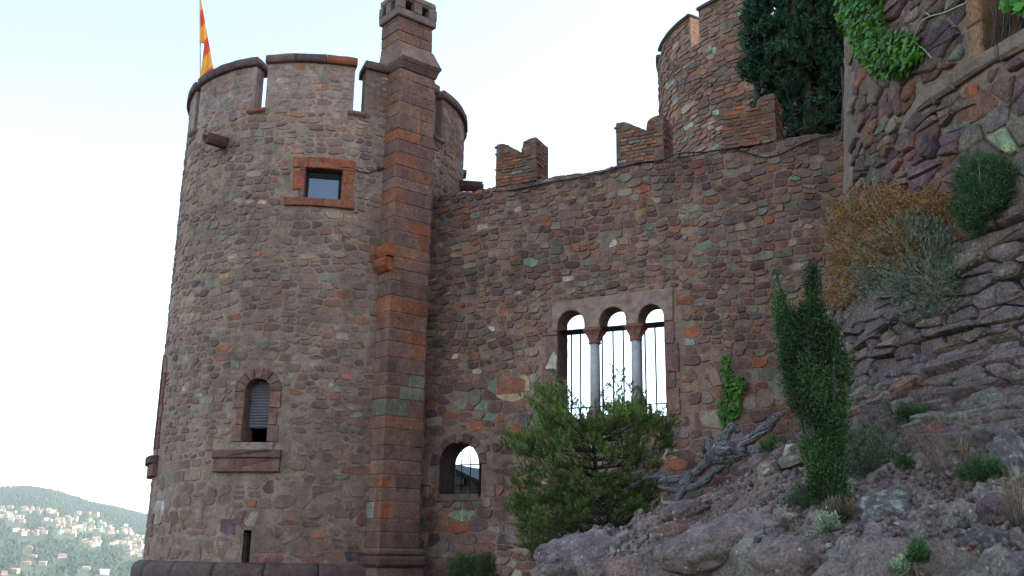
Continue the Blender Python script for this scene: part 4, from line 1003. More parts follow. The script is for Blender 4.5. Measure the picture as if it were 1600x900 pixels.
# =============================================================== ROCK OUTCROP
def vor(p): d, _ = noise.voronoi(p, distance_metric='DISTANCE', exponent=2.5); return d
def rdisp(u, s, P):
    d = prof(s)[0]; k = min(1, max(0, (s - 11.2) / .8)); k2 = min(1, max(0, (d - 1.3) / 1.4))
    q = Vector((P.x, P.y, P.z)); q += .25 * Vector((noise.noise(q * 1.3), noise.noise(q * 1.3 + Vector((5, 0, 0))), noise.noise(q * 1.3 + Vector((0, 7, 0)))))
    def cell(sx, sz, kk):
        Z = Vector((q.x * sx, q.y * sx, q.z * sz)); d_, pt = noise.voronoi(Z, distance_metric='DISTANCE', exponent=2.5); c_ = pt[0]
        h_ = c_.x * 12.99 + c_.y * 78.23 + c_.z * 37.72 + kk; n_ = Vector((math.sin(h_ * 3.1), math.sin(h_ * 4.7 + 1), math.sin(h_ * 5.9 + 2))).normalized()
        return min(1, (d_[1] - d_[0]) * 4), (Z - c_).dot(n_)
    e1, t1 = cell(.85, 1.5, 0); e2, t2 = cell(2.3, 3.6, 5)
    c = vor(q * 7.5); e3 = min(1, (c[1] - c[0]) * 2)
    n1 = noise.fractal(q * 1.1, 1, 2, 4)
    return k * ((.16 * k2) * math.sqrt(e1) + .17 * k2 * t1 + .06 * math.sqrt(e2) + .085 * t2 + .02 * e3 + .05 * n1 + .022 * noise.noise(q * 12) - .12 - .08 * k2)
ru0, ru1, rs0, rs1 = -4.4, 12.5, _ps[1] - .1, _ps[-1]
nu, nv = 560, 190; V = []; Tc = []
svals = [rs0 + (rs1 - rs0) * (j / nv) ** 1.25 for j in range(nv + 1)]
RCOL = [S(130, 120, 116), S(140, 126, 118), S(122, 106, 102), S(120, 116, 114), S(134, 112, 104), S(132, 128, 122)]
for j in range(nv + 1):
    for i in range(nu + 1):
        u = ru0 + (ru1 - ru0) * i / nu; P = mapB(u, svals[j], 0); V.append(mapB(u, svals[j], rdisp(u, svals[j], P)))
        q = P * .9; a, pts_ = noise.voronoi(Vector((q.x, q.y, q.z * 1.4))); hsh = int(abs(pts_[0].x * 91 + pts_[0].y * 57 + pts_[0].z * 33)) % 6
        t = .5 + .5 * noise.noise(P * 2.2); c0 = RCOL[hsh]; c1 = RCOL[(hsh + 2) % 6]; Tc.append(tuple(x * (1 - t) + y * t for x, y in zip(c0, c1)))
F = [(j * (nu + 1) + i, (j + 1) * (nu + 1) + i, (j + 1) * (nu + 1) + i + 1, j * (nu + 1) + i + 1) for j in range(nv) for i in range(nu)]
rock = mk('rock_outcrop', V, F, M['rock'], None, Tc, True, origin=(BC.x, BC.y, 0), kind='structure')
bv = BVHTree.FromPolygons([tuple(v) for v in V], F)
def hit(px, py):
    k = ray(px, py); r = bv.ray_cast(EYE, k, 60)
    if r[0] is None:
        u, v = Bp(px, py); return mapBz(u, v, 0), (mapBz(u, v, 1) - mapBz(u, v, 0)).normalized()
    n = r[1]; n = n if n.dot(k) < 0 else -n
    return r[0], n
# bedded slabs set in the steep upper slope: pieces of the outcrop
rubble(rock, mapB, BU0 - .4, 9.5, _ps[1] + .15, _ps[4] + .95, lambda v: .15, lambda v: .36, lambda u, v, a, b: rng.random() < max(0, (v - _ps[4]) / 1.1), [(10, (118, 104, 104)), (8, (108, 94, 96)), (6, (126, 112, 106)), (4, (102, 88, 90)), (2, (124, 98, 88)), (5, (120, 116, 108))], M['rockslab'], h=.055, limit=285, joint=.004, wavy=.2, rings=3, split=.3, hv=1.0, jit=.45, aspk=1.15)
# conglomerate pebbles, uncountable
mb = MB(); r2 = random.Random(5)
for _ in range(9000):
    u = r2.uniform(-4, 10); s = r2.uniform(_ps[4], _ps[9]); P = mapB(u, s, 0); d = rdisp(u, s, P); rr = r2.uniform(.012, .045) * (1.5 if r2.random() < .08 else 1)
    c = mapB(u, s, d + rr * .2); V = []
    ax = [Vector((r2.gauss(0, 1), r2.gauss(0, 1), r2.gauss(0, 1))).normalized() for _ in range(1)][0]; ay = ax.orthogonal().normalized(); az_ = ax.cross(ay)
    for q in ((1, 0, 0), (-1, 0, 0), (0, 1, 0), (0, -1, 0), (0, 0, 1), (0, 0, -1)): V.append(c + (ax * q[0] * 1.3 + ay * q[1] + az_ * q[2] * .7) * rr * r2.uniform(.8, 1.15))
    t = pick([(6, (124, 106, 104)), (4, (104, 92, 96)), (3, (142, 128, 122)), (1, (160, 152, 146)), (.3, (132, 92, 78))])
    mb.add(V, [(0, 2, 4), (2, 1, 4), (1, 3, 4), (3, 0, 4), (2, 0, 5), (1, 2, 5), (3, 1, 5), (0, 3, 5)], t)
mb.build('pebbles', M['rock'], rock, True, kind='stuff')
# boulders
def boulder(px, py, rx, rz, c, label, mt='rock', seed=0, ang=0, sink=.35):
    P, n = hit(px, py); dist = (P - EYE).length; a = rx * dist / FPX; b = rz * dist / FPX
    bm = bmesh.new(); bmesh.ops.create_icosphere(bm, subdivisions=5, radius=1)
    view = (P - EYE).normalized(); rt = view.cross(Vector((0, 0, 1))).normalized(); up = rt.cross(view).normalized()
    ca, sa = math.cos(ang), math.sin(ang); X = rt * ca + up * sa; Y = -rt * sa + up * ca
    V = []
    for v in bm.verts:
        q = v.co.copy(); o = Vector((seed * 3.7, 1, 2)); vd, _p = noise.voronoi(q * 1.1 + o)
        f = .86 + .28 * noise.noise(q * .9 + o) + .12 * noise.noise(q * 2.3 + o) + .06 * noise.noise(q * 5 + o) + .035 * noise.noise(q * 13 + o) + .10 * min(1, (vd[1] - vd[0]) * 2)
        q = q * f; V.append(P - view * (-.15 * min(a, b)) + X * q.x * a + Y * q.z * b + view * q.y * min(a, b) * 1.0)
    F = [tuple(v.index for v in f.verts) for f in bm.faces]; bm.free()
    o = mk('boulder', V, F, M[mt], None, S(*c), True); tag(o, label, 'boulder', 'loose boulders on the rocky slope'); return o
BO = [(1203, 735, 19, 17, (176, 164, 158), 'rounded pale pink boulder left of the upright juniper', 'big', 0), (1242, 716, 19, 22, (190, 182, 180), 'pale angular boulder touching the left side of the upright juniper', 'big', .3),
      (1388, 805, 58, 34, (104, 94, 90), 'large boulder crusted with white lichen right of the juniper foot', 'lichen', .25), (1545, 852, 38, 24, (104, 94, 90), 'lichen covered boulder near the bottom right corner', 'lichen', .1),
      (1590, 730, 30, 55, (104, 94, 90), 'big lichen mottled boulder cut by the right edge of the frame', 'lichen', .2), (1585, 888, 22, 20, (120, 112, 114), 'small grey boulder in the bottom right corner', 'rock', 0),
      (1545, 640, 52, 28, (112, 112, 104), 'broad greenish grey boulder on the slope below the grey shrub', 'rock', .45), (1440, 760 - 105, 30, 12, (104, 92, 98), 'flat mauve slab by the green tuft on the slope', 'rock', .4),
      (1340, 700, 34, 11, (128, 108, 100), 'flat pinkish slab behind the blue green cushion plant', 'rock', .45), (930, 872, 92, 40, (122, 110, 114), 'huge smooth mauve boulder at the bottom centre', 'rock', .1),
      (1130, 860, 100, 46, (126, 112, 110), 'huge domed brownish boulder at the bottom right of centre', 'rock', .3), (1245, 880, 60, 50, (128, 114, 110), 'rounded boulder below the foot of the juniper', 'rock', .1),
      (985, 795, 34, 22, (114, 96, 104), 'mauve knob of rock behind the foot of the pine', 'rock', .3), (1068, 800, 40, 20, (116, 100, 102), 'low rock hump below the gnarled dead trunk', 'rock', .3), (1060, 832, 34, 18, (124, 96, 92), 'reddish lump between the two huge bottom boulders', 'rock', .1),
      (868, 868, 34, 26, (118, 106, 108), 'grey boulder with an orange lichen patch at the left end of the outcrop', 'rock', .4), (1318, 615, 20, 40, (126, 112, 100), 'upright rock rib right of the juniper', 'big', 1.0), (1175, 790, 40, 18, (120, 102, 102), 'purplish rock step below the pale pink boulder', 'rock', .4),
      (1470, 690, 26, 30, (124, 84, 74), 'reddish split rock on the slope under the green tuft', 'rock', .9), (1560, 800, 26, 26, (104, 88, 96), 'dark mauve rock above the lower lichen boulder', 'rock', .6)]
for i, b in enumerate(BO): boulder(b[0], b[1], b[2], b[3], b[4], b[5], b[6], i + 1, b[7])

# =============================================================== VEGETATION
def leaves(name, P, D, L, Wd, mt, parent, tint, nrm=None, origin=None, kind=None):
    """many small leaf-shaped quads: base points P, directions D, lengths L, widths Wd"""
    P = np.asarray(P, dtype=np.float32); D = np.asarray(D, dtype=np.float32); n = len(P)
    D /= np.linalg.norm(D, axis=1, keepdims=True) + 1e-9
    rn = np.random.RandomState(n % 997)
    R = rn.normal(size=(n, 3)).astype(np.float32) if nrm is None else np.cross(D, np.asarray(nrm, dtype=np.float32))
    R = R - D * (R * D).sum(1, keepdims=True); R /= np.linalg.norm(R, axis=1, keepdims=True) + 1e-9
    L = np.asarray(L, dtype=np.float32).reshape(-1, 1) * np.ones((n, 1), np.float32); Wd = np.asarray(Wd, dtype=np.float32).reshape(-1, 1) * np.ones((n, 1), np.float32)
    V = np.empty((n, 4, 3), np.float32); V[:, 0] = P; V[:, 1] = P + D * L * .5 + R * Wd; V[:, 2] = P + D * L; V[:, 3] = P + D * L * .5 - R * Wd
    V = V.reshape(-1, 3); T_ = np.repeat(np.asarray(tint, dtype=np.float32), 4, axis=0)
    o0 = np.array(origin if origin is not None else V.mean(0), np.float32); V -= o0
    me = bpy.data.meshes.new(name); me.vertices.add(len(V)); me.vertices.foreach_set('co', V.ravel())
    me.loops.add(4 * n); me.loops.foreach_set('vertex_index', np.arange(4 * n, dtype=np.int32)); me.polygons.add(n); me.polygons.foreach_set('loop_start', np.arange(0, 4 * n, 4, dtype=np.int32))
    me.update(); a = me.color_attributes.new('tint', 'FLOAT_COLOR', 'POINT'); c = np.ones((4 * n, 4), np.float32); c[:, :3] = T_; a.data.foreach_set('color', c.ravel())
    me.materials.append(mt); me.validate(); o = bpy.data.objects.new(name, me); COL.objects.link(o); WP[o.name] = Vector(o0.tolist())
    if parent: o.parent = parent; o.location = WP[o.name] - WP[parent.name]
    else: o.location = WP[o.name]
    if kind: o['kind'] = kind
    return o
nr_ = np.random.RandomState(4)
def blob_sample(poly, n, dist, thick, rr):
    """points in a rounded volume whose outline, seen from the viewpoint, is the polygon"""
    xs = [p[0] for p in poly]; ys = [p[1] for p in poly]; cx = sum(xs) / len(xs); cy = sum(ys) / len(ys); o = []
    while len(o) < n:
        x = rr.uniform(min(xs), max(xs)); y = rr.uniform(min(ys), max(ys))
        if not inpoly(poly, x, y): continue
        hx = (max(xs) - min(xs)) / 2; e = min(1, abs(x - cx) / hx); th = thick * math.sqrt(max(.05, 1 - e * e)) * 1.0
        o.append((at(x, y, dist + rr.uniform(-th, th)), x, y))
    return o
# --- pine
pb_, _n = hit(1010, 800); pb_ = at(975, 835, 14.3)
pine = thing('pine_shrub', pb_, 'bushy yellow green young pine in front of the wall beneath the triple window', 'pine')
poly = [(828, 628), (838, 606), (862, 596), (880, 612), (884, 650), (915, 668), (945, 640), (985, 632), (1022, 648), (1050, 668), (1046, 700), (1026, 722), (1026, 758), (1012, 790), (1000, 815), (960, 836), (915, 845), (868, 858), (832, 870), (808, 850), (818, 812), (786, 802), (812, 775), (796, 742), (812, 722), (782, 694), (818, 678), (822, 650)]
rr = random.Random(21); cen = at(935, 742, 14.4)
Pn, Dn, Tn = [], [], []; tw_ = MB()
clm = blob_sample(poly, 200, 14.4, .95, rr)
trunk = smooth_path([pb_ + Vector((0, 0, -.3)), at(955, 805, 14.35), at(935, 770, 14.4), at(930, 720, 14.45), at(925, 670, 14.4)], 4)
tw_.tube(trunk, [.075 - .055 * i / (len(trunk) - 1) for i in range(len(trunk))], 7, wob=.3)
tw_.build('trunk', M['bark'], pine, True); tw_ = MB()
for c, x, y in clm:
    j = min(range(len(trunk)), key=lambda j: (trunk[j] - c).length + max(0, trunk[j].z - c.z + .2) * 2); a = trunk[j]
    tw_.tube([a, (a + c) / 2 + Vector((rr.uniform(-.05, .05), rr.uniform(-.05, .05), -.06)), c], [.016, .011, .005], 4)
    out_ = (c - cen); out_.normalize(); base_t = rr.uniform(.55, 1.05) * (1.0 + .25 * out_.z)
    for _ in range(15):
        s0 = c + Vector((rr.gauss(0, .085), rr.gauss(0, .085), rr.gauss(0, .06))); d = (out_ * .6 + Vector((rr.gauss(0, .35), rr.gauss(0, .35), .9 + rr.gauss(0, .25)))).normalized(); ln = rr.uniform(.07, .17)
        if not inpoly(poly, *pix(s0)) and rr.random() < .7: continue
        tw_.tube([s0, s0 + d * ln], [.004, .002], 3, cap=False)
        sh = base_t * rr.uniform(.7, 1.3)
        for _k in range(34):
            f = rr.random(); p = s0 + d * ln * f; nd = (d * (.75 + f * .5) + Vector((rr.gauss(0, .5), rr.gauss(0, .5), rr.gauss(0, .5)))); Pn.append(p); Dn.append(nd)
            q = sh * (.8 + .65 * f) * rr.uniform(.8, 1.2); Tn.append((q * 1.08, q, q * .8))
# thin leaders standing up in front of the window
for x, y0, y1 in [(885, 600, 665), (893, 618, 668), (903, 628, 670), (916, 640, 672), (931, 628, 668), (944, 606, 668), (957, 574, 668), (966, 600, 660), (972, 582, 655), (984, 604, 650), (1002, 612, 648), (1008, 624, 655), (870, 585, 640), (1036, 640, 690), (1040, 655, 700)]:
    a = at(x + rr.uniform(-6, 6), y1, 14.4); b = at(x, y0, 14.4 + rr.uniform(-.2, .2)); sp = smooth_path([a, (a + b) / 2 + Vector((rr.uniform(-.03, .03), 0, 0)), b], 4); tw_.tube(sp, [.006] * (len(sp) - 1) + [.003], 4)
    L_ = (b - a).length; sidez = [(sp[i], (b - a).normalized()) for i in range(len(sp))]
    for p, d in list(sidez):
        if rr.random() < .75:
            d2 = (d + Vector((rr.choice([-1, 1]) * rr.uniform(.5, .9), rr.uniform(-.5, .5), 0))).normalized(); l2 = rr.uniform(.05, .13); e = p + d2 * l2
            tw_.tube([p, e], [.004, .002], 3); sidez += [(p + d2 * l2 * t, d2) for t in (.4, .7, 1)]
    for p, d in sidez:
        for _k in range(9):
            Pn.append(p + d * rr.uniform(-.02, .02)); Dn.append(d * .9 + Vector((rr.gauss(0, .55), rr.gauss(0, .55), rr.gauss(0, .4)))); q = rr.uniform(.6, 1.0); Tn.append((q, q, q * .9))
tw_.build('twigs', M['bark'], pine)
tag(leaves('needles', Pn, Dn, nr_.uniform(.035, .07, len(Pn)), .0052, M['pine'], pine, Tn), kind='stuff')

def plume_tree(name, base, label, cat, axes, mt, n, lf, wid, rr, trunkw=.05, parent_mat='bark', core=None, cut=-.2):
    """upright conifer from plumes: each axis = (bottom, top, radius at bottom, widest, at fraction)"""
    t = thing(name, base, label, cat); tb = MB(); P, D, T_ = [], [], []
    tot = sum((b - a).length * r for a, b, r in axes)
    for a, b, r in axes:
        sp = smooth_path([a, (a + b) / 2 + Vector((rr.uniform(-.04, .04), rr.uniform(-.04, .04), 0)), b], 4); tb.tube(sp, [trunkw * (1 - .9 * i / (len(sp) - 1)) for i in range(len(sp))], 6, wob=.2)
        L_ = (b - a).length; m_ = int(n * L_ * r / tot); ax = (b - a).normalized(); nt_ = max(20, m_ // 26)
        for _ in range(nt_):
            f = rr.random() ** .9; rad = r * (min(1, (1 - f) * 2.3) ** .6) * min(1, .55 + f * 3) * max(.6, .85 + .8 * noise.noise(Vector((f * 9, a.x * 5, 1)))) ; th = rr.uniform(0, 6.283); q = rad * math.sqrt(rr.uniform(.12, 1))
            p = a + (b - a) * f + Vector((math.cos(th), math.sin(th), 0)) * q; od = Vector((math.cos(th), math.sin(th), 0))
            cl_ = noise.noise(p * 3.1) ; sh = (.85 + .8 * cl_) * rr.uniform(.65, 1.35)
            if noise.noise(p * 4.2 + Vector((3, 3, 3))) < cut: continue
            for _k in range(26):
                P.append(p + Vector((rr.gauss(0, .032), rr.gauss(0, .032), rr.gauss(0, .045)))); D.append(ax * .7 + od * rr.uniform(.1, .9) + Vector((rr.gauss(0, .5), rr.gauss(0, .5), rr.gauss(0, .35)))); z_ = sh * rr.uniform(.75, 1.25); T_.append((z_ * rr.uniform(.9, 1.15), z_, z_ * .9))
    tb.build('trunk', M[parent_mat], t, True); tag(leaves('foliage', P, D, np.random.RandomState(3).uniform(lf * .6, lf * 1.3, len(P)), wid, mt, t, T_), kind='stuff'); return t
# --- upright juniper on the slope
jb, _n = hit(1292, 792); dj = math.hypot(jb.x, jb.y); rr = random.Random(9)
J = lambda x, y, o=0: at(x, y, dj + o)
plume_tree('upright_juniper', jb, 'slim upright dark green juniper with twin tops growing from the rocks', 'juniper',
    [(jb, J(1268, 520), .13), (J(1270, 560), J(1268, 418), .062), (J(1232, 540, .05), J(1213, 430, .05), .05), (J(1262, 600, .05), J(1256, 470, .05), .055), (J(1295, 690, -.1), J(1296, 512), .11), (J(1240, 570), J(1212, 424), .058), (J(1246, 640, .1), J(1226, 500, .1), .085), (J(1300, 740, .05), J(1318, 560, .05), .08), (J(1286, 640, -.02), J(1281, 480), .065), (J(1240, 620, .04), J(1238, 492, .04), .075), (J(1276, 720, -.12), J(1262, 560, -.1), .125), (J(1306, 785, -.1), J(1306, 620, -.1), .10), (J(1262, 700, 0), J(1240, 560, 0), .085), (J(1290, 795, -.05), J(1268, 640, -.1), .11)],
    M['juniper'], 84000, .028, .0065, rr, .018, cut=-.14)
# --- the big cypress behind the wall
cb_ = mapWf(7.4, 8.2, -3.2); dc = math.hypot(cb_.x, cb_.y); rr = random.Random(14)
Q = lambda x, y, o=0: at(x, y, dc + o)
axes = [(Q(1262, 205), Q(1265, -330), .55)] + [(Q(x, y0, o), Q(x + dx, y1, o), r) for x, y0, dx, y1, o, r in
    [(1182, 172, 4, 30, 0, .20), (1176, 120, 6, -40, -.2, .26), (1196, 130, 0, -80, -.4, .34), (1215, 105, 4, -120, -.6, .36), (1238, 95, 6, -150, -.7, .34), (1262, 100, 4, -160, -.5, .34), (1285, 110, 4, -140, -.2, .34), (1308, 120, 2, -120, 0, .34), (1330, 120, 0, -120, .2, .36), (1205, 165, 5, 60, 0, .26), (1225, 140, 5, -10, -.3, .3),
     (1250, 150, 0, 20, .5, .5), (1280, 170, 0, 20, .8, .55), (1305, 190, 0, 20, .9, .5), (1188, 60, 0, -140, 0, .28), (1235, 225, 0, 100, 1.1, .5), (1270, 230, 0, 100, 1.2, .5), (1300, 235, 0, 100, 1.2, .5), (1345, 150, 0, -100, .6, .5), (1330, 215, 0, 90, 1.2, .5)]]
cyp = plume_tree('dark_cypress', cb_, 'large dark green cypress overhanging the wall in front of the rear tower', 'cypress', [(a, b, r * 1.25) for a, b, r in axes], M['cypress'], 230000, .085, .018, rr, .09)
dt = MB(); rr = random.Random(3)
for _ in range(70):
    x0 = rr.uniform(1235, 1325); y0 = rr.uniform(60, 215); a = Q(x0, y0, -.1 + rr.uniform(-.3, .5)); pts_ = [a]; d = Vector((rr.choice([-1, 1]) * rr.uniform(.3, 1), rr.uniform(-.5, .5), rr.uniform(-.7, .7))).normalized()
    for k in range(4): d = (d + Vector((rr.gauss(0, .25), rr.gauss(0, .25), rr.gauss(0, .25)))).normalized(); pts_.append(pts_[-1] + d * .14)
    dt.tube(pts_, [.013, .011, .009, .006, .003], 4)
for x, y0, y1 in [(1316, 220, 105), (1326, 230, 90), (1321, 210, 40)]: 
    sp = smooth_path([at(x, y0, 15.9), at(x + 3, (y0 + y1) / 2, 15.9), at(x - 1, y1, 15.9)], 4); dt.tube(sp, [.04 - .025 * i / (len(sp) - 1) for i in range(len(sp))], 6, wob=.4)
tag(dt.build('dead_branches', M['deadtwig'], cyp), kind='stuff')

# --- creepers: leaves with lobes lying on a surface
def creeper(name, poly, surf, label, n, size, seed, stems, thick=.14, mt='ivy'):
    rr = random.Random(seed); xs = [p[0] for p in poly]; ys = [p[1] for p in poly]; P0, N0 = surf(sum(xs) / len(xs), sum(ys) / len(ys)); t = thing(name, P0, label, 'creeper')
    sm_ = MB()
    for st in stems: sm_.tube(smooth_path([surf(x, y)[0] + surf(x, y)[1] * .03 for x, y in st], 4), .012, 5)
    sm_.build('stem', M['bark'], t)
    V, F, T_ = [], [], []; objs = 0; c = 0
    shape = [(0, 0), (.5, -.12), (.62, .28), (.34, .42), (.40, .82), (0, 1.15), (-.40, .82), (-.34, .42), (-.62, .28), (-.5, -.12)]
    out = []
    while c < n:
        x, y = rr.uniform(min(xs), max(xs)), rr.uniform(min(ys), max(ys))
        if not inpoly(poly, x, y): continue
        c += 1; p, nn = surf(x, y); p = p + nn * rr.uniform(.02, thick); s = size * rr.uniform(.55, 1.25)
        nn = (nn + Vector((rr.gauss(0, .6), rr.gauss(0, .6), .35 + rr.gauss(0, .45)))).normalized(); dn = Vector((rr.gauss(0, .6), rr.gauss(0, .6), -1)); dn = (dn - nn * dn.dot(nn)).normalized(); sd = nn.cross(dn)
        LV = [p + sd * a * s + dn * b * s + nn * (-.18 * s * (abs(a) + b * .5)) for a, b in shape]; LV.append(p + dn * .42 * s + nn * .05 * s)
        q = rr.uniform(.55, 1.45) * (1 + .35 * noise.noise(p * 4)); out.append((LV, (q * rr.uniform(.85, 1.15), q, q * .8), (p - EYE).length / s, p))
    out.sort(key=lambda o: o[2]); LF = [(i, (i + 1) % 10, 10) for i in range(10)]; mb = MB()
    for i, (LV, tc, sc_, p) in enumerate(out):
        if i < 220 and size > .06: mk('leaf', LV, LF, M[mt], t, tc, True, origin=p)
        else: mb.add(LV, LF, tc)
    if mb.v: mb.build('small_leaves', M[mt], t, True, kind='stuff')
    return t
bsurf = lambda x, y: (mapBz(*Bp(x, y), 0), (mapBz(*Bp(x, y), 1) - mapBz(*Bp(x, y), 0)).normalized())
def bsurf(x, y):
    u, v = Bp(max(x, 1321), y); p = mapBz(u, v, 0); return p, (mapBz(u, v, 1) - p).normalized()
wsurf = lambda x, y: (mapWf(*Wp(x, y), 0), -WN)
creeper('bright_creeper', [(1322, -30), (1400, -30), (1388, 10), (1400, 45), (1412, 62), (1436, 52), (1452, 72), (1456, 92), (1440, 108), (1424, 118), (1412, 134), (1398, 118), (1380, 122), (1368, 100), (1352, 92), (1346, 60), (1332, 45)], bsurf,
        'bright green creeper with lobed leaves hanging over the top left of the bastion', 1250, .072, 2, [[(1350, -30), (1356, 30), (1375, 80), (1400, 110)], [(1375, 60), (1410, 80), (1445, 92)]], .22)
creeper('window_creeper', [(1588, -20), (1640, -20), (1640, 24), (1604, 30), (1584, 10)], bsurf, 'small spray of bright creeper leaves in the top right corner over the barred window', 60, .085, 5, [[(1630, -20), (1600, 8)]], .25)
creeper('wall_ivy', [(1130, 556), (1140, 552), (1146, 580), (1162, 590), (1172, 600), (1162, 622), (1158, 645), (1142, 665), (1128, 662), (1122, 640), (1130, 612), (1128, 585)], wsurf,
        'narrow strip of green ivy on the curtain wall between the window and the juniper', 420, .05, 3, [[(1132, 668), (1138, 620), (1136, 556)]], .10)
# bare pale vine stem on the bastion
vs = MB(); vs.tube(smooth_path([bsurf(x, y)[0] + bsurf(x, y)[1] * o for x, y, o in [(1562, -5, .3), (1546, 17, .28), (1530, 22, .25), (1508, 27, .2), (1490, 29, .15), (1470, 32, .12), (1455, 38, .1), (1446, 52, .1), (1442, 64, .1), (1447, 76, .1), (1456, 82, .1), (1464, 96, .06)]], 4), .0075, 5)
vs.tube(smooth_path([bsurf(x, y)[0] + bsurf(x, y)[1] * .12 for x, y in [(1470, 33), (1460, 26), (1448, 40), (1436, 44)]], 4), .005, 5)
tag(vs.build('vine_stem', M['twig'], None, True), 'bare pale vine stem curling over the bastion stones below the barred window', 'vine')
wv = MB()
for k in range(9):
    x = 1548 + k * 7; wv.tube(smooth_path([bsurf(x + rng.uniform(-4, 4), y)[0] + bsurf(x, y)[1] * rng.uniform(-.06, .05) for y in (95 - k * 4, 60, 30, 0, -40)], 3), .008, 5)
tag(wv.build('window_vine', M['deadtwig'], None, True), 'tangle of dark dead vine stems climbing in front of the barred window', 'vine')

# --- tufts, cushions and shrubs on the slope
def tuft(name, px, py, rx, ry, label, mt, n, lf, wid, seed, cat='plant', up=.9, spread=1.0, stemmat=None, tone=1.0, depth=None, seeds=None):
    rr = random.Random(seed); P0, N0 = hit(px, py + ry * .6); dist = (P0 - EYE).length; a = rx * dist / FPX; b = ry * dist / FPX; t = thing(name, P0, label, cat)
    view = (P0 - EYE).normalized(); rt = view.cross(Vector((0, 0, 1))).normalized(); P, D, T_ = [], [], []; st = MB()
    base = P0 - N0 * .02
    for _ in range(n // 16):
        th = rr.uniform(0, 6.283); r = math.sqrt(rr.random()); hgt = rr.random()
        tip = base + rt * math.cos(th) * r * a + Vector((0, 0, 1)) * (b * 1.7 * hgt * math.sqrt(max(0, 1 - r * r * .8)) + .02) + N0 * (math.sin(th) * r * a * .5 + .04)
        root = base + rt * math.cos(th) * r * a * .5 + N0 * .01
        if _ % 3 and noise.noise(tip * 8 + Vector((seed, 0, 0))) < -.08: continue
        if rr.random() < .25: st.tube([root, (root + tip) / 2 + N0 * .01, tip], [.004, .003, .002], 3, cap=False)
        q0 = tone * rr.uniform(.6, 1.3) * (.75 + .5 * hgt)
        for _k in range(16):
            f = rr.uniform(.55, 1.1); P.append(root + (tip - root) * f + Vector((rr.gauss(0, .012), rr.gauss(0, .012), rr.gauss(0, .012)))); D.append((tip - root).normalized() * up + Vector((rr.gauss(0, .5), rr.gauss(0, .5), rr.gauss(.2, .4))) * spread); q = q0 * rr.uniform(.8, 1.2); T_.append((q, q, q))
    if st.v: st.build('stems', M[stemmat or 'bark'], t)
    tag(leaves('foliage', P, D, np.random.RandomState(seed).uniform(lf * .6, lf * 1.4, len(P)), wid, M[mt], t, T_), kind='stuff'); return t
tuft('cushion_plant', 1366, 712, 46, 36, 'wide blue green cushion plant right beside the juniper foot', 'grey_herb', 9000, .045, .0045, 1, tone=.62)
tuft('cushion_plant', 1266, 780, 22, 20, 'small rounded blue green cushion plant left of the juniper foot', 'grey_herb', 4000, .035, .004, 2, tone=.62)
tuft('grass_tuft', 1130, 746, 26, 13, 'low green grass tuft under the gnarled dead trunk', 'herb', 2600, .07, .003, 3, up=1.4)
tuft('grass_tuft', 1213, 680, 16, 16, 'green tuft behind the pointed end of the dead trunk', 'herb', 1800, .06, .003, 4, up=1.3)
tuft('leafy_herb', 1432, 650, 24, 17, 'bushy bright green herb in the middle of the rocky slope', 'herb', 3600, .035, .004, 5)
tuft('leafy_herb', 1389, 660, 8, 14, 'tiny yellow green sprig left of the bushy herb', 'herb', 900, .035, .004, 6, tone=1.2)
tuft('leafy_herb', 1540, 742, 28, 16, 'green herb mat next to the lichen boulder at the right', 'herb', 3800, .045, .004, 7)
tuft('leafy_herb', 1515, 606, 20, 11, 'small dark green herb on the ledge above the greenish boulder', 'herb', 1800, .03, .004, 8, tone=.9)
tuft('leafy_herb', 1385, 580, 14, 11, 'small green herb among mauve slabs right of the juniper top', 'herb', 1400, .03, .004, 9)
tuft('leafy_herb', 1435, 868, 12, 17, 'small yellow green herb in a crack near the bottom edge', 'herb', 1400, .03, .004, 10, tone=1.1)
tuft('silver_herb', 1418, 890, 18, 12, 'silvery leaved herb at the bottom edge below the lichen boulder', 'grey_herb', 1500, .03, .006, 11, tone=1.5)
tuft('silver_herb', 1298, 825, 16, 18, 'silvery herb with pale rosettes below the juniper foot', 'grey_herb', 1700, .03, .006, 12, tone=1.4)
tuft('silver_herb', 1278, 845, 12, 9, 'tiny silvery rosette herb left of the taller silvery herb', 'grey_herb', 900, .025, .006, 13, tone=1.4)
tuft('dry_grass', 1492, 730, 42, 30, 'pale brown dry grass on the slope left of the green herb mat', 'straw', 900, .10, .0016, 14, up=1.6, tone=.9)
tuft('dry_grass', 1592, 800, 18, 40, 'brownish dry grass at the right edge below the lichen boulder', 'straw', 700, .10, .0016, 15, up=1.5, tone=.9)
tuft('dry_grass', 1310, 808, 20, 14, 'reddish dry litter and grass right under the juniper', 'straw', 1200, .07, .003, 16, tone=.7)
tuft('leafy_herb', 1418, 730, 14, 12, 'low green herb right of the wide cushion plant', 'herb', 1300, .03, .004, 17, tone=.8)
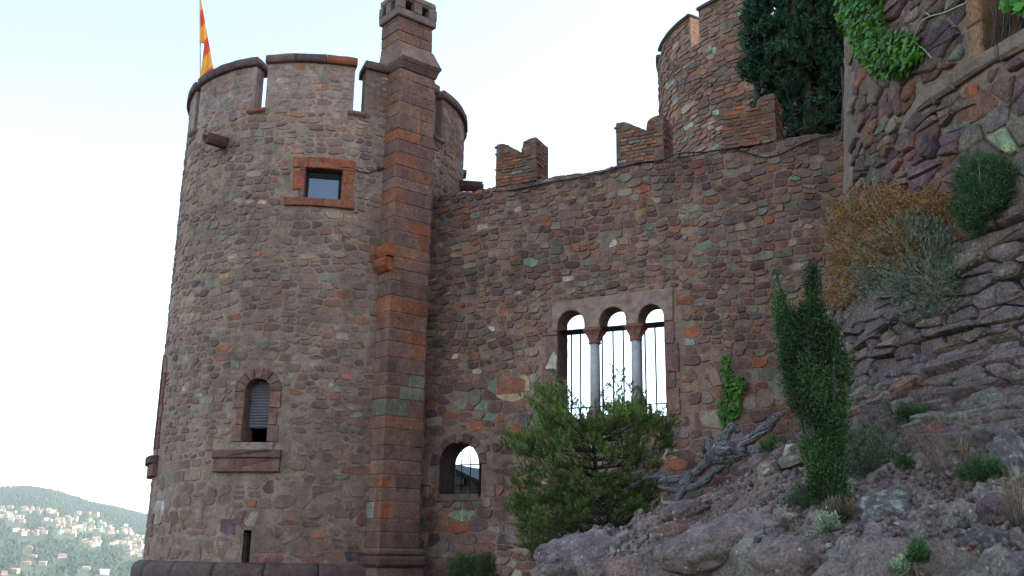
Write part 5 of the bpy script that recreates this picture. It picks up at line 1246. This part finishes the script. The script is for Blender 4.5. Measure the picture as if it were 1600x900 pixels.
# bushes on walls
def bush(name, poly, label, mt, n, lf, wid, seed, roots, surf, thick, tone=1, cat='shrub', stems=26, gap=.0, tips=None, clump=.06, tipk=.75):
    rr = random.Random(seed); R0, N0 = surf(*roots); t = thing(name, R0, label, cat); st = MB(); P, D, T_ = [], [], []; P2, D2, T2 = [], [], []
    xs = [p[0] for p in poly]; ys = [p[1] for p in poly]; k = 0
    while k < n // 22:
        x, y = rr.uniform(min(xs), max(xs)), rr.uniform(min(ys), max(ys))
        if not inpoly(poly, x, y): continue
        k += 1; p, nn = surf(x, y); p = p + nn * rr.uniform(.03, thick)
        if gap and noise.noise(p * 5) < gap: continue
        if rr.random() < stems / 100:
            st.tube(smooth_path([R0, (R0 + p) / 2 + nn * .06 + Vector((rr.gauss(0, .05), rr.gauss(0, .05), rr.gauss(0, .05))), p], 3), .0022, 3, cap=False)
        d0 = (p - R0).normalized(); q0 = tone * rr.uniform(.6, 1.35)
        istip = tips and inpoly(tips, x, y) and rr.random() < tipk
        for _k in range(22):
            q = q0 * rr.uniform(.75, 1.25); pp = p + Vector((rr.gauss(0, clump), rr.gauss(0, clump), rr.gauss(0, clump)))
            if istip: P2.append(pp); D2.append(Vector((rr.gauss(0, 1), rr.gauss(0, 1), rr.gauss(0, 1)))); T2.append((q, q, q))
            else: P.append(pp); D.append(d0 * .8 + Vector((rr.gauss(0, .5), rr.gauss(0, .5), rr.gauss(.2, .5)))); T_.append((q, q, q))
    if st.v: st.build('stems', M['twig'], t)
    if P: tag(leaves('foliage', P, D, np.random.RandomState(seed).uniform(lf * .6, lf * 1.4, len(P)), wid, M[mt], t, T_), kind='stuff')
    if P2: tag(leaves('dry_flower_heads', P2, D2, .026, .010, M['dry'], t, T2), kind='stuff')
    return t
orange = [(1308, 330), (1345, 312), (1390, 292), (1430, 300), (1470, 310), (1500, 312), (1512, 345), (1480, 365), (1440, 372), (1410, 400), (1380, 440), (1370, 470), (1310, 476), (1318, 440), (1305, 400), (1322, 370)]
def hs(x, y): 
    if y < 400: return bsurf(x, y)
    return hit(max(x, 1325), y)
bush('dry_flowering_shrub', orange, 'airy shrub covered in dry orange flower heads on the bastion corner', 'grey_herb', 26000, .03, .003, 31, (1440, 420), hs, .30, tone=.8, gap=-.05, tips=orange, clump=.05, stems=9, tipk=.88)
bush('grey_leaved_shrub', [(1375, 410), (1400, 380), (1440, 358), (1490, 355), (1515, 385), (1520, 430), (1508, 470), (1490, 492), (1460, 486), (1440, 502), (1415, 480), (1385, 470), (1370, 440)], 'grey green narrow leaved shrub spilling over the rocks beneath the orange one', 'grey_herb', 15000, .05, .006, 32, (1478, 462), hs, .34, tone=.72, clump=.05, stems=9, gap=-.12, tips=[(1380, 380), (1480, 370), (1470, 420), (1390, 430)])
bush('green_wall_bush', [(1535, 268), (1560, 250), (1578, 262), (1598, 280), (1600, 320), (1588, 345), (1572, 360), (1556, 382), (1540, 372), (1530, 345), (1538, 320), (1524, 300)], 'feathery green bush growing out of the bastion stones at the right edge', 'herb', 15000, .045, .004, 33, (1562, 345), bsurf, .28, tone=.8, clump=.03)
bush('corner_bush', [(1296, 500), (1315, 478), (1345, 474), (1352, 495), (1335, 520), (1318, 540), (1300, 530)], 'dull blue green bush in the corner behind the juniper top', 'grey_herb', 6000, .04, .005, 34, (1325, 535), lambda x, y: (at(x, y, 13.6), Vector((0, -1, 0))), .25, tone=.6, clump=.04)
bush('dark_shrub', [(704, 905), (706, 876), (722, 870), (738, 876), (752, 866), (770, 872), (774, 905), (740, 925)], 'dark green shrub poking up at the bottom edge by the foot of the wall', 'pine', 9000, .06, .005, 35, (738, 925), lambda x, y: (at(x, y, 16.5), Vector((0, -1, 0))), .5, tone=.62, clump=.045)
bush('yellow_sprig', [(1032, 688), (1040, 650), (1050, 640), (1058, 668), (1056, 690), (1044, 700)], 'thin yellowish sprig against the wall right of the pine', 'pine', 1100, .05, .004, 36, (1044, 700), lambda x, y: (at(x, y, 14.6), Vector((0, -1, 0))), .12, tone=.9, clump=.03)
bush('wall_weed', [(1096, 715), (1104, 690), (1116, 684), (1112, 720), (1100, 736)], 'thin green weed at the wall foot left of the dead trunk', 'herb', 1200, .05, .004, 37, (1100, 736), lambda x, y: (at(x, y, 14.5), Vector((0, -1, 0))), .12, tone=.8, clump=.03)

# --- gnarled dead trunk lying on the rocks
lg = thing('dead_trunk', at(1090, 745, 13.6), 'gnarled bleached dead trunk with forked branches lying between wall and rocks', 'dead tree')
def limb(pts_, rad, name, seed):
    mb = MB(); sp = smooth_path([at(x, y, d) for x, y, d in pts_], 6); n = len(sp)
    sp = [p + Vector((noise.noise(p * 7), noise.noise(p * 7 + Vector((9, 0, 0))), noise.noise(p * 7 + Vector((0, 9, 0))))) * .035 for p in sp]
    rd = [lerp(i / (n - 1), rad) * (.88 + .3 * noise.noise(Vector((i * .8, seed, 0)))) for i in range(n)]; mb.tube(sp, rd, 14, wob=.7, seed=seed)
    if max(rd) > .03:
        for q in range(9):
            ph = q * .7 + seed; st_ = []
            for i, p in enumerate(sp):
                d_ = (sp[min(i + 1, n - 1)] - sp[max(i - 1, 0)]).normalized(); x_ = d_.orthogonal().normalized(); y_ = d_.cross(x_); aa = ph + i * .13 + .5 * noise.noise(Vector((i * .3, q, seed)))
                st_.append(p + (x_ * math.cos(aa) + y_ * math.sin(aa)) * rd[i] * .93)
            mb.tube(st_, [max(.003, r__ * .17) for r__ in rd], 5, wob=.8, seed=q); mb.build(name, M['dead'], lg, True)
limb([(1025, 752, 13.9), (1050, 748, 13.8), (1078, 745, 13.7), (1100, 728, 13.6), (1118, 712, 13.5), (1145, 702, 13.4), (1165, 704, 13.3)], [(0, 0.038), (.4, 0.064), (.7, 0.083), (1, 0.053)], 'trunk', 1)
limb([(1128, 712, 13.5), (1160, 694, 13.4), (1190, 674, 13.3), (1212, 657, 13.25), (1232, 639, 13.2)], [(0, 0.064), (.5, 0.071), (.8, 0.053), (1, 0.006)], 'branch', 2)
limb([(1112, 706, 13.5), (1124, 692, 13.5), (1134, 680, 13.5), (1147, 664, 13.5), (1153, 676, 13.5)], [(0, 0.068), (.5, 0.064), (.8, 0.056), (1, 0.038)], 'branch', 3)
limb([(1110, 690, 13.5), (1113, 706, 13.4), (1122, 716, 13.4), (1146, 712, 13.4), (1180, 706, 13.3), (1196, 716, 13.3)], [(0, .05), (.5, .08), (1, .03)], 'branch', 4)
limb([(1078, 745, 13.7), (1070, 765, 13.7), (1060, 780, 13.7)], [(0, .09), (1, .05)], 'root', 5)
limb([(1030, 758, 13.8), (1060, 768, 13.7), (1090, 758, 13.6), (1118, 735, 13.5), (1140, 722, 13.4)], [(0, .02), (.5, .06), (1, .04)], 'root', 6)
limb([(1104, 716, 13.5), (1122, 706, 13.42), (1140, 700, 13.4), (1156, 702, 13.4)], [(0, .04), (.4, .13), (.7, .11), (1, .03)], 'knot', 8)
for q_, (x0, y0, x1, y1) in enumerate([(1190, 676, 1183, 700), (1172, 684, 1174, 706), (1208, 662, 1216, 672), (1062, 750, 1052, 768), (1040, 752, 1030, 772), (1085, 742, 1100, 762)]):
    limb([(x0, y0, 13.4), ((x0 + x1) / 2 + 2, (y0 + y1) / 2, 13.35), (x1, y1, 13.3)], [(0, .016), (1, .004)], 'broken_twig', 20 + q_)
limb([(1050, 749, 13.8), (1020, 744, 14.0), (985, 760, 14.2)], [(0, .06), (1, .035)], 'root', 7)

# =============================================================== HAZE
mb = MB(); mb.box((0, 0, 85), Vector((9600, 0, 0)), Vector((0, 9600, 0)), Vector((0, 0, 185)))
hz, hnt, hb_ = mat('haze_air'); hnt.nodes.remove(hb_); pv = N(hnt, 'ShaderNodeVolumePrincipled'); pv.inputs['Color'].default_value = (.86, .95, 1.0, 1); pv.inputs['Density'].default_value = .00007; pv.inputs['Anisotropy'].default_value = .1
hnt.links.new(pv.outputs[0], hnt.nodes['Material Output'].inputs['Volume'])
mb.build('haze', hz, None, kind='stuff')
print('objects', len(bpy.data.objects))
